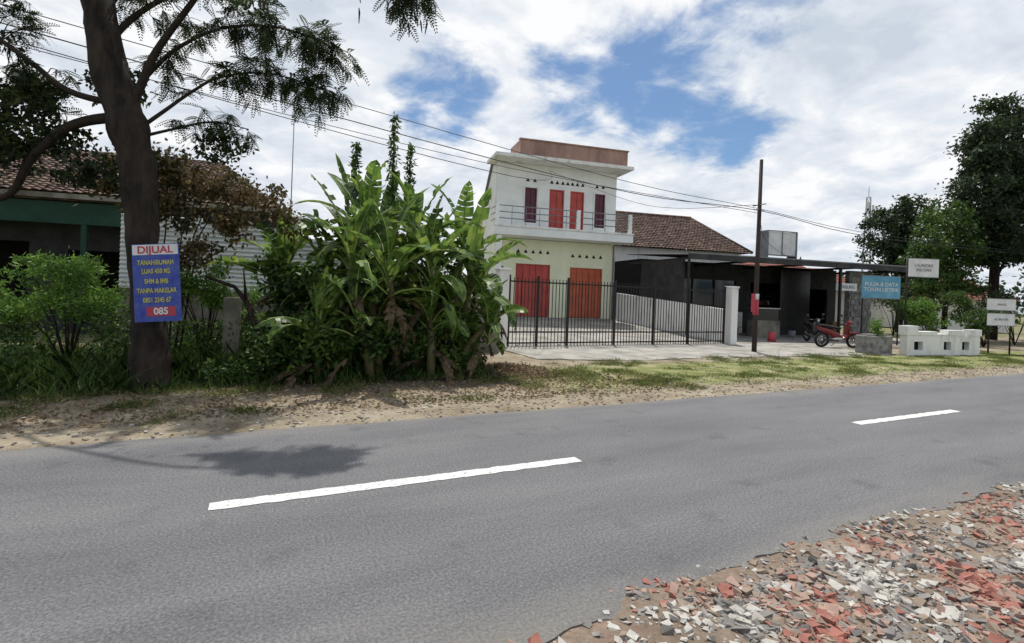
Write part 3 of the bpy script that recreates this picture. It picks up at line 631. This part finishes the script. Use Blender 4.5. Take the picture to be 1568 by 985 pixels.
def door(name,x0,x1,z0,z1,m,parent,leaves=4,y=.09,frame=.06):
    L=[]; w_=(x1-x0-2*frame)/leaves
    for i in range(leaves): L.append((x0+frame+i*w_+.008,x0+frame+(i+1)*w_-.008,y,y+.03,z0+.03,z1-frame-.005))
    boxes(name,L,m,parent,.008)
    L2=[]
    for i in range(leaves):
        a=x0+frame+i*w_+.05; b=x0+frame+(i+1)*w_-.05
        zc=(z0+z1)/2
        for (p,q) in ((z0+.15,zc-.06),(zc+.06,z1-.2)):
            L2+=[(a,b,y-.012,y-.001,p,p+.03),(a,b,y-.012,y-.001,q-.03,q),(a,a+.03,y-.012,y-.001,p+.031,q-.031),(b-.03,b,y-.012,y-.001,p+.031,q-.031)]
    boxes(name+'_mouldings',L2,m,parent)
    boxes(name+'_frame',[(x0,x0+frame-.002,y-.05,y+.05,z0,z1),(x1-frame+.002,x1,y-.05,y+.05,z0,z1),(x0+frame,x1-frame,y-.05,y+.05,z1-frame,z1)],m,parent)
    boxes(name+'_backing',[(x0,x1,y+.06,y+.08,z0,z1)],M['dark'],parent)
door('left_shop_door',-2.1,-.28,.03,2.68,M['red'],H,5); door('right_shop_door',.8,2.62,.03,2.62,M['orange'],H,5)
door('upper_left_door',-.45,.35,4.34,6.52,M['red'],H,2); door('upper_right_door',.68,1.45,4.34,6.52,M['red'],H,2)
door('upper_left_window',-1.75,-1.12,4.75,6.5,M['maroon'],H,2); door('upper_right_window',2.05,2.63,4.75,6.5,M['maroon'],H,2)
boxes('window_surrounds',[(a,b,.0,.028,c,d) for a,b,c,d in [(-1.83,-1.752,4.7,6.55),(-1.118,-1.04,4.7,6.55),(1.97,2.048,4.7,6.55),(2.632,2.71,4.7,6.55)]],M['white2'],H)
V=[];F=[]
def vent(cx,cz,y):
    o=len(V); s=.10
    for yy in (y-.012,y+.0): V.extend([(cx-s,yy,cz-s*.8),(cx+s,yy,cz-s*.8),(cx,yy,cz+s)])
    F.extend([(o,o+1,o+2),(o+3,o+5,o+4),(o,o+3,o+4,o+1),(o+1,o+4,o+5,o+2),(o+2,o+5,o+3,o)])
for i in range(5): vent(-2.0+i*.39,3.30,0); vent(.92+i*.39,3.22,0)
for x in (-1.62,-1.25,-.35,-.05,.25,.52,.78,1.05,1.35,2.15,2.5): vent(x,6.88,.03)
meshobj('roster_vents',V,F,M['dark'],H)
boxes('entrance_step',[(xl+.2,xr-.2,-.5,-.002,-.3,.028)],M['concrete'],H,.01)
tubes('rain_pipe',[([(xr-.1,-.06,0),(xr-.1,-.06,3.9)],.04)],M['grey'],H)
boxes('meter_box',[(xl+.15,xl+.45,-.1,-.002,2.1,2.5)],M['grey'],H,.01)

# ------------------------------------------------------------------ gate
G=empty('sliding_iron_gate',(6.75,14.1,.04),0)
W_=9.25; L=[]
for z in (.08,.42,1.98): L.append((0,W_,-.02,.02,z,z+.045))
x=.06
while x<W_:
    L.append((x,x+.018,-.012,.012,.0,2.12)); x+=.125
boxes('pickets_and_rails',L,M['black'],G)
boxes('stiles',[(xx,xx+.06,-.035,.035,-.03,2.2) for xx in (.0,1.0,2.12,4.0,5.7,7.35,W_-.06)],M['black'],G)
L=[([(q,.0,.05),(q,.0,-.03)],.05) for q in (.4,1.9,3.6,5.2,6.8,8.2,8.8)]
tubes('rollers',L,M['chrome'],G,k=8)
boxes('gate_pillar',[(6.36,6.68,13.9,14.22,0,2.35),(6.33,6.71,13.87,14.25,2.352,2.42)],M['white2'],None,.01)
boxes('gate_pillar',[(16.08,16.42,13.85,14.2,0,2.18),(16.05,16.45,13.82,14.23,2.182,2.25)],M['white2'],None,.01)
def wallseg(name,p,q,h0,h1,t,m,z0=0):
    p=Vector((p[0],p[1],0)); q=Vector((q[0],q[1],0)); d=(q-p).normalized(); s=Vector((-d.y,d.x,0))*t/2
    V=[p-s,p+s,q+s,q-s]; V=[Vector((v.x,v.y,z0)) for v in V]+[Vector((v.x,v.y,h)) for v,h in zip(V,(h0,h0,h1,h1))]
    F=[(0,1,2,3),(7,6,5,4),(0,4,5,1),(1,5,6,2),(2,6,7,3),(3,7,4,0)]
    o=meshobj(name,V,F,m); md=o.modifiers.new('b','BEVEL'); md.width=.008; return o
wallseg('right_forecourt_wall',(16.28,14.22),(16.75,21.7),1.35,1.9,.14,M['white2'])
wallseg('left_forecourt_wall',(6.5,14.3),(10.0,22.7),1.9,2.4,.14,M['white2'])

# ------------------------------------------------------------------ brown-roofed house behind
H=empty('brown_roofed_house',(22.6,26.5,0),-12)
tileroof('roof_front',(-5.6,-2.6,4.75),(6.1,-2.6,4.75),(4.0,1.2,7.35),(-5.6,1.2,7.35),46,20,M['roofold'],H,.04,.05)
tileroof('roof_right',(6.1,-2.6,4.75),(6.1,5,4.75),(4.0,1.2,7.35),(4.0,1.2,7.35),26,18,M['roofold'],H,.04,.05)
tileroof('roof_back',(6.1,5,4.75),(-5.6,5,4.75),(-5.6,1.2,7.35),(4.0,1.2,7.35),30,12,M['roofold'],H,.04,.05)
tubes('ridge_cap',[([(-5.6,1.2,7.4),(4.0,1.2,7.4)],.12),([(4.0,1.2,7.4),(6.1,-2.6,4.82)],.09)],M['roofold'],H,k=8)
wall('front_wall',-5.4,5.6,0,4.8,-2.0,-1.8,[(-4.3,-3.1,2.9,4.1)],M['white2'],H)
boxes('side_walls',[(-5.4,-5.2,-1.8,4.4,0,4.8),(5.4,5.6,-1.8,4.4,0,4.8),(-5.2,5.4,4.2,4.4,0,4.8)],M['white2'],H)
boxes('window',[(-4.3,-3.1,-1.9,-1.86,2.9,4.1)],M['glass'],H); boxes('window_frame',[(-3.73,-3.67,-1.95,-1.91,2.9,4.1)],M['white'],H)

# ------------------------------------------------------------------ roadside stall
H=empty('roadside_shop_stall',(16.5,16.9,.03),-11)
V=[];F=[]; nn=240
for i in range(nn+1):
    x=-.2+12.4*i/nn; c=.02*math.sin(x*2*math.pi/.2)
    V+=[(x,-.7,3.58+c),(x,5,3.95+c)]
    if i: o=2*(i-1); F.append((o,o+2,o+3,o+1))
meshobj('canopy_sheet',V,F,M['metalroof'],H)
boxes('fascia',[(-.2,12.2,-.74,-.70,3.38,3.62)],M['metalroof'],H); boxes('fascia_trim',[(-.2,12.2,-.76,-.742,3.62,3.67)],M['grey'],H)
boxes('canopy_beams',[(x,x+.06,-.69,4.9,3.40,3.5) for x in (0,3,6,9,12.1)],M['black'],H)
boxes('canopy_posts',[(x,x+.08,-.6,-.52,0,3.4) for x in (-.1,3.3,12.05)]+[(8.0,8.1,-.6,-.5,0,3.4)],M['black'],H)
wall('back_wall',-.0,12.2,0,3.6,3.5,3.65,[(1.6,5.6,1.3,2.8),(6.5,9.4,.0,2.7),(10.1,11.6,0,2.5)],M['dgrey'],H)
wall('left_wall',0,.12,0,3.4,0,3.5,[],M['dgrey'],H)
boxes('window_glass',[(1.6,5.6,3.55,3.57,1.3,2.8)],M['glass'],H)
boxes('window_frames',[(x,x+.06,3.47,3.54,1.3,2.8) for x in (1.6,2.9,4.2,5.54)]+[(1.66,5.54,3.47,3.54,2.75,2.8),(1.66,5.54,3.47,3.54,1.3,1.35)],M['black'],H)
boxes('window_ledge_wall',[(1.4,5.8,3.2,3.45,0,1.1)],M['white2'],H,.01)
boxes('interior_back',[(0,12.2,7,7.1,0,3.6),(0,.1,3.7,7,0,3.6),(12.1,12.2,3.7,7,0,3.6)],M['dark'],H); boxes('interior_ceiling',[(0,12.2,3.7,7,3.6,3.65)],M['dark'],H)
boxes('ochre_pier',[(9.4,10.1,3.38,3.49,0,2.7)],M['ochre'],H)
boxes('brick_patch',[(9.45,10.05,3.2,3.36,0,1.2)],M['oldwall'],H)
L=[]
for i in range(11):
    for j in range(5): L.append((9.6+j*.26+(.1 if i%2 else 0),9.6+j*.26+.24+(.1 if i%2 else 0),.3+random.uniform(-.02,.02),.6,.3+i*.28,.3+i*.28+.26))
boxes('stone_clad_pier',L+[(9.62,10.98,.35,.62,0,3.38)],M['stone'],H,.015)
boxes('dark_partition',[(7.6,9.5,2.6,2.66,0,3.4)],M['bikeblack'],H)
boxes('name_board',[(7.9,9.1,-.5,-.46,2.35,2.7)],M['signwhite'],H); text('name_text','WARUNG',8.5,2.52,.22,M['grey'],H,y=-.51)
boxes('counter_base',[(4.6,6.0,.8,1.4,0,.8)],M['oldwall'],H,.02); boxes('counter_glass_case',[(4.65,5.95,.85,1.35,.803,1.35)],M['glass'],H,.01); boxes('counter_top',[(4.6,6.0,.8,1.4,1.353,1.40)],M['chrome'],H,.005)
boxes('bench',[(2.4,3.9,.9,1.2,.42,.47),(2.5,2.56,.95,1.15,0,.418),(3.74,3.8,.95,1.15,0,.418)],M['ochre'],H)
boxes('goods_shelf',[(6.7,9.3,4.9,5.3,z,z+.04) for z in (.5,1.0,1.5,2.0)]+[(6.66,6.7,4.9,5.3,0,2.3),(9.3,9.34,4.9,5.3,0,2.3)],M['dgrey'],H)
cols=[M['maroon'],M['blue'],M['signwhite'],M['ochre'],M['stone'],M['grey']]
for ci,cm in enumerate(cols):
    LL=[]
    for j in range(7):
        x=6.76+(j*6+ci)*.058; z=random.choice([.545,1.045,1.545]); LL.append((x,x+.05,4.95,5.2,z,z+random.uniform(.12,.34)))
    boxes('goods_%d'%ci,LL,cm,H,.004)
tubes('buckets',[([(x,.6,0),(x,.6,hh)],[.14,.17]) for x,hh in ((6.5,.35),(11.2,.4))],M['grey'],H,k=12)
boxes('cardboard_boxes',[(11.1,11.6,2.6,3.1,0,.4),(11.15,11.5,2.65,3.0,.402,.75),(1.0,1.5,2.2,2.7,0,.4)],M['ochre'],H,.01)
tubes('gas_cylinders',[([(6.1,1.9,0),(6.1,1.9,.08),(6.1,1.9,.38),(6.1,1.9,.47),(6.1,1.9,.55)],[.12,.16,.16,.08,.06]),([(5.7,1.9,0),(5.7,1.9,.08),(5.7,1.9,.38),(5.7,1.9,.47),(5.7,1.9,.55)],[.12,.16,.16,.08,.06])],M['greenwall'],H,k=12)
boxes('rooftop_sign_box',[(4.95,6.55,.6,1.1,3.95,5.05)],M['signwhite'],H,.01)
boxes('rooftop_sign_frame',[(4.9,4.945,.55,1.15,3.7,5.1),(6.555,6.6,.55,1.15,3.7,5.1),(4.95,6.55,.55,.595,5.055,5.1),(4.95,6.55,.55,.595,3.9,3.945),(5.73,5.77,.57,.597,3.95,5.05)],M['grey'],H)

def postsign(name,x,y,rz,boards,h,off=0,m=None,posts=(0,)):
    e=empty(name,(x,y,0),rz)
    tubes('post',[([(px,.03,0),(px,.03,h)],.03) for px in posts],M['black'],e,k=8)
    for i,(w_,z0,z1,mm,t) in enumerate(boards):
        boxes('board_%d'%i,[(off-w_/2,off+w_/2,-.02,-.0,z0,z1)],mm,e,.004)
        boxes('board_%d_rim'%i,[(off-w_/2-.02,off+w_/2+.02,-.026,.004,z1,z1+.02),(off-w_/2-.02,off+w_/2+.02,-.026,.004,z0-.02,z0)],M['grey'],e)
        if t: text('lettering_%d'%i,t,off,(z0+z1)/2,(z1-z0)*.24,M['grey'] if mm is M['signwhite'] else M['signwhite'],e,y=-.03)
postsign('white_shop_sign',22.4,11.2,-22,[(1.25,2.9,3.6,M['signwhite'],'LAUNDRY\nKILOAN')],3.65,off=.75,posts=(.1,))
postsign('blue_shop_banner',24.0,12.9,-22,[(1.75,2.05,3.0,M['blue'],'PULSA & DATA\nTOKEN LISTRIK')],3.1,posts=(-.8,.85))
postsign('white_direction_sign',25.95,9.6,-22,[(1.2,1.72,2.15,M['signwhite'],'SERVICE'),(1.15,1.12,1.58,M['signwhite'],'AC MOTOR')],2.2,posts=(-.45,.45))

Wl=empty('low_garden_wall',(20.2,9.95,0),-7)
wall('wall_body',0,3.9,0,.72,0,.25,[(.35,.8,.2,.5),(1.9,2.3,.2,.5),(2.9,3.3,.2,.5)],M['white2'],Wl)
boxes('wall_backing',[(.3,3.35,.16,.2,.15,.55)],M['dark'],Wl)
boxes('stepped_caps',[(-.05,.5,-.03,.28,.722,1.05),(.5,1.5,-.03,.28,.722,.86),(1.5,2.1,-.03,.28,.722,.78),(2.1,3.0,-.03,.28,.722,.92),(3.35,3.95,-.03,.28,.722,.95)],M['white2'],Wl,.01)
boxes('stone_planter',[(19.0,20.1,10.35,11.0,0,.65),(19.1,20.0,10.45,10.9,.652,.7)],M['stone'],None,.03)
shrub('planter_shrub',19.6,10.7,1.2,.35,700,M['bright'],.1,.04)

# ------------------------------------------------------------------ utility pole + wires
Pp=empty('utility_pole',(14.7,11.7,0))
tubes('pole',[([(0,0,0),(.0,0,3.2),(.02,0,6.4)],[.08,.07,.055])],M['pole'],Pp,k=12)
tubes('red_white_band',[([(-.0,0,1.25),(-.0,0,1.75)],.09)],M['redprint'],Pp,k=12); tubes('white_band',[([(0,0,1.76),(0,0,1.95)],.09)],M['signwhite'],Pp,k=12)
tubes('bracket',[([(-.25,0,4.75),(.25,0,4.75)],.02),([(0,-.25,4.9),(0,.25,4.9)],.02)],M['chrome'],Pp,k=6)
boxes('red_plate',[(-.28,-.1,-.06,-.04,1.35,1.95)],M['redprint'],Pp,.005)
wires=[]
def wire(P,r=.011): 
    pp,_=interp(P,[0]*len(P),8); wires.append((pp,r))
wire([(-16,12.0,8.2),(-8,12,6.8),(1.25,12,5.82),(9.4,12,5.05),(14.7,11.8,4.80),(23,12,4.55),(45,12,5.0),(80,12,6)],.009)
wire([(-16,12.0,7.7),(-8,12,6.5),(1.25,12,5.45),(9.4,12,4.75),(14.7,11.6,4.68),(23,12,4.42),(45,12,4.9),(80,12,6)],.012)
wire([(-16,12.3,7.4),(-8,12.2,6.2),(1.25,12.1,5.25),(7,12,4.85),(14.7,11.7,4.62)],.008)
wire([(-16,12.0,7.6),(-5,12,5.9),(5.9,12.2,4.75),(12.1,21.3,7.7)],.009)
wire([(12.1,21.3,7.6),(14.5,17,5.6),(14.7,11.7,4.9)],.009)
wire([(14.7,11.7,4.7),(18,14,4.2),(22,16,3.9)],.009)
tubes('power_lines',wires,M['black'],None,k=5)
tubes('antenna_mast',[([(.7,17,0),(.7,17,7.6)],[.022,.012])],M['grey'],None,k=6)

# ------------------------------------------------------------------ motorbikes
def motorbike(x,y,rz,m):
    e=empty('parked_motorbike',(x,y,.035),rz); e.rotation_euler[0]=math.radians(6)
    def ring(cx,r,rr,mm,nm):
        P=[(cx+math.cos(t*math.pi/12)*r,0,.29+math.sin(t*math.pi/12)*r) for t in range(25)]
        tubes(nm,[(P,rr)],mm,e,k=8)
    for cx,nm in ((-.62,'rear'),(.62,'front')):
        ring(cx,.25,.045,M['rubber'],nm+'_tyre'); ring(cx,.19,.012,M['chrome'],nm+'_rim')
        tubes(nm+'_spokes',[([(cx,0,.29),(cx+math.cos(a_)*.19,0,.29+math.sin(a_)*.19)],.006) for a_ in [i*math.pi/5 for i in range(10)]]+[([(cx,-.06,.29),(cx,.06,.29)],.035)],M['chrome'],e,k=6)
    def loft(nm,sec,mm):
        V=[];F=[];k=10
        for (cx,cz,hx_,hz) in sec:
            for j in range(k):
                t=2*math.pi*j/k; V.append((cx,math.cos(t)*hx_,cz+math.sin(t)*hz))
        for i in range(len(sec)-1):
            for j in range(k): F.append((i*k+j,i*k+(j+1)%k,(i+1)*k+(j+1)%k,(i+1)*k+j))
        F.append(tuple(range(k))); F.append(tuple(range((len(sec)-1)*k,len(sec)*k))[::-1]); meshobj(nm,V,F,mm,e,True)
    loft('tail_body',[(-.85,.80,.03,.03),(-.7,.72,.09,.09),(-.4,.62,.13,.14),(-.1,.50,.13,.14),(.1,.40,.09,.10)],m)
    loft('seat',[(-.78,.86,.05,.02),(-.6,.85,.12,.05),(-.3,.80,.13,.06),(0,.76,.10,.05),(.08,.74,.04,.02)],M['rubber'])
    loft('engine',[(-.3,.32,.08,.08),(-.1,.32,.14,.13),(.12,.34,.12,.11),(.22,.36,.06,.06)],M['chrome'])
    V=[];F=[]
    for i,(cx,cz,w_) in enumerate([(.22,.32,.12),(.36,.5,.19),(.40,.75,.17),(.36,.92,.11)]):
        V+=[(cx-.05,-w_,cz),(cx+.03,0,cz),(cx-.05,w_,cz)]
        if i: o=3*(i-1); F+=[(o,o+1,o+4,o+3),(o+1,o+2,o+5,o+4)]
    o=meshobj('leg_shield',V,F,m,e); o.modifiers.new('s','SOLIDIFY').thickness=.02
    loft('headlight_cowl',[(.30,.98,.06,.05),(.40,.99,.10,.08),(.50,.97,.07,.06)],m); loft('headlight',[(.49,.97,.06,.05),(.53,.965,.04,.03)],M['lamp'])
    tubes('fork_and_bars',[([(.40,.05,.85),(.62,.07,.29)],.02),([(.40,-.05,.85),(.62,-.07,.29)],.02),([(.30,-.34,1.02),(.36,-.1,1.0),(.36,.1,1.0),(.30,.34,1.02)],.014),([(-.62,.1,.29),(-.1,.1,.34)],.02),([(-.65,-.13,.33),(-.05,-.13,.28)],.04),([(.33,-.25,1.02),(.30,-.30,1.2)],.007),([(.33,.25,1.02),(.30,.30,1.2)],.007),([(-.05,.05,.2),(-.1,.22,.0)],.012)],M['bikeblack'],e,k=7)
    tubes('front_mudguard',[([(.62+math.cos(t)*.31,0,.29+math.sin(t)*.31) for t in (0.4,.9,1.4,1.9,2.4)],.05)],m,e,k=7)
    boxes('mirrors',[(.27,.29,-.37,-.27,1.17,1.25),(.27,.29,.27,.37,1.17,1.25)],M['bikeblack'],e,.005)
motorbike(21.6,14.2,-120,M['bikeblack']); motorbike(20.1,12.3,-25,M['bikered'])
tubes('plastic_stool',[([(19.4,14.6,.03),(19.4,14.6,.45)],[.17,.13])],M['redprint'],None,k=12)

# ------------------------------------------------------------------ trees right + background
def broadtree(name,x,y,h,clumps,n_,leaf,m,tr=.25,trunks=1):
    e=empty(name,(x,y,0)); L=[]
    for t in range(trunks):
        ox=(t-(trunks-1)/2)*.9
        L.append(([(ox,0,0),(ox+.1,0,h*.3),(ox*.6,0,h*.6),(0,0,h*.9)],[tr,tr*.8,tr*.5,tr*.12]))
    for (c,r) in clumps: L.append(([(0,0,max(1,c[2]*.55)),(c[0]*.5,c[1]*.5,c[2]*.8),c],[tr*.35,tr*.22,tr*.06]))
    tubes('trunk_and_limbs',L,M['bark'],e,k=8)
    P=lumpy(n_,[c for c,r in clumps],[r for c,r in clumps],.26,16); P=P[P[:,2]>.3]
    npmesh('foliage',leafquads(P,leaf,leaf*.5,.3),4,m,e)
cl=[((-.2,0,13.6),(1.0,.9,.9)),((.8,0,12.6),(1.4,1.2,.9)),((-1.2,0,12.0),(1.3,1.1,.9)),((.2,.5,11),(2.2,1.6,1.0)),((-2.0,0,10.4),(1.5,1.2,.9)),((1.6,0,9.8),(2.0,1.5,1.0)),((-.6,0,9.0),(2.4,1.6,1.0)),((-2.4,0,8.2),(1.4,1,.9)),((1.2,0,7.3),(2.4,1.6,1.1)),((-1.2,0,6.6),(2.0,1.5,1.0)),((2.8,0,6.0),(1.8,1.5,1)),((0,0,5.0),(2.2,1.6,.9)),((3.2,0,11),(1.8,1.3,1.2)),((4.0,0,8.5),(1.9,1.4,1.4)),((2.2,0,13.2),(1.2,1,.8)),((4.6,0,12),(1.2,1,.9))]
broadtree('tall_mahogany_tree',38.4,14.6,14.8,cl,34000,.27,M['far_leaf'],.28)
cl2=[((0,0,8.2),(1.8,1.6,.9)),((-1.6,0,7.2),(1.7,1.4,.9)),((1.5,0,7.0),(1.9,1.5,.9)),((-2.2,0,5.6),(1.7,1.4,.9)),((.2,0,5.8),(2.2,1.5,1)),((2.2,0,5.4),(1.7,1.4,1)),((0,0,4.2),(2.8,1.6,.9)),((-1.4,0,3.2),(1.8,1.3,.8)),((1.6,0,3.2),(1.8,1.3,.8))]
broadtree('roadside_tree',38.3,19.4,9,cl2,15000,.26,M['far_leaf'],.22)
broadtree('roadside_tree',34.0,15.0,7.6,[((c[0]*.85,c[1]*.85,c[2]*.86),tuple(v*.88 for v in r)) for c,r in cl2],14000,.2,M['bush'],.15)
broadtree('roadside_tree',45,12.5,11,[((c[0]*1.2,c[1]*1.2,c[2]*1.2),tuple(v*1.2 for v in r)) for c,r in cl2],12000,.3,M['far_leaf'],.28)
broadtree('roadside_tree',36.0,10.5,5.6,[((c[0]*.8,c[1]*.8,c[2]*.66),tuple(v*.78 for v in r)) for c,r in cl2],9000,.22,M['far_leaf'],.14)
for (x,y,h,bm) in [(27.5,12.6,2.2,'bright'),(28.7,14,2.4,'bush'),(31,12.5,2.6,'bush'),(34,12,3.0,'far_leaf'),(29.8,11.6,1.7,'bush'),(38,11.5,3.2,'far_leaf'),(33,17,3.4,'far_leaf')]: shrub('garden_shrub',x,y,h,1.05,2600,M[bm],.14,.06)
cs=[];rs=[]
for i in range(150):
    a_=random.uniform(-1.3,1.75); r=random.uniform(75,110); cs.append((math.sin(a_)*r,math.cos(a_)*r,random.uniform(1.5,4.0))); rs.append((random.uniform(4,8),random.uniform(3,5),random.uniform(2,4.2)))
P=lumpy(50000,cs,rs,.3,14); P=P[P[:,2]>0]; npmesh('distant_treeline',leafquads(P,.9,.5,.2),4,M['far_leaf'])
for (x,y,w_,h,rz) in [(38,30,9,5.4,-14),(47,32,8,5.2,-10),(52,24,8,4.6,-20),(-22,34,12,4.5,0)]:
    e=empty('distant_tiled_house',(x,y,0),rz)
    boxes('walls',[(-w_/2,w_/2,-3,3,0,h-2)],M['white2'],e)
    tileroof('roof_front',(-w_/2-.5,-3.6,h-2.1),(w_/2+.5,-3.6,h-2.1),(w_/2-1.5,0,h),(-w_/2+1.5,0,h),24,10,M['roofred'],e)
    tileroof('roof_back',(w_/2+.5,3.6,h-2.1),(-w_/2-.5,3.6,h-2.1),(-w_/2+1.5,0,h),(w_/2-1.5,0,h),24,10,M['roofred'],e)
    tileroof('roof_side',(w_/2+.5,-3.6,h-2.1),(w_/2+.5,3.6,h-2.1),(w_/2-1.5,0,h),(w_/2-1.5,0,h),14,10,M['roofred'],e)
    tileroof('roof_end',(-w_/2-.5,3.6,h-2.1),(-w_/2-.5,-3.6,h-2.1),(-w_/2+1.5,0,h),(-w_/2+1.5,0,h),14,10,M['roofred'],e)
D=95; u=.69; X=D*.438+u*D*.899; Y=D*.899-u*D*.438
TT=empty('telecom_tower',(X,Y,0),20); L=[]; Ht=22
for sx,sy in ((-1,-1),(1,-1),(1,1),(-1,1)): L.append(([(sx*.8,sy*.8,0),(sx*.3,sy*.3,Ht)],.06))
for i in range(14):
    z0=Ht*i/14; z1=Ht*(i+1)/14; a0=.8-.5*i/14; a1=.8-.5*(i+1)/14
    c=[(-1,-1),(1,-1),(1,1),(-1,1)]
    for k in range(4):
        p=c[k];q=c[(k+1)%4]; L.append(([(p[0]*a0,p[1]*a0,z0),(q[0]*a1,q[1]*a1,z1)],.035)); L.append(([(p[0]*a1,p[1]*a1,z1),(q[0]*a1,q[1]*a1,z1)],.03))
tubes('lattice',L,M['grey'],TT,k=4); tubes('lightning_rod',[([(0,0,Ht),(0,0,Ht+2)],.05)],M['grey'],TT,k=4)
boxes('antennas',[(-.9,-.6,-.2,.2,Ht-3,Ht-1),(.6,.9,-.2,.2,Ht-3,Ht-1),(-.2,.2,-.9,-.6,Ht-3.5,Ht-1.5),(-.7,.7,-.7,.7,Ht-4.2,Ht-4.0)],M['signwhite'],TT)
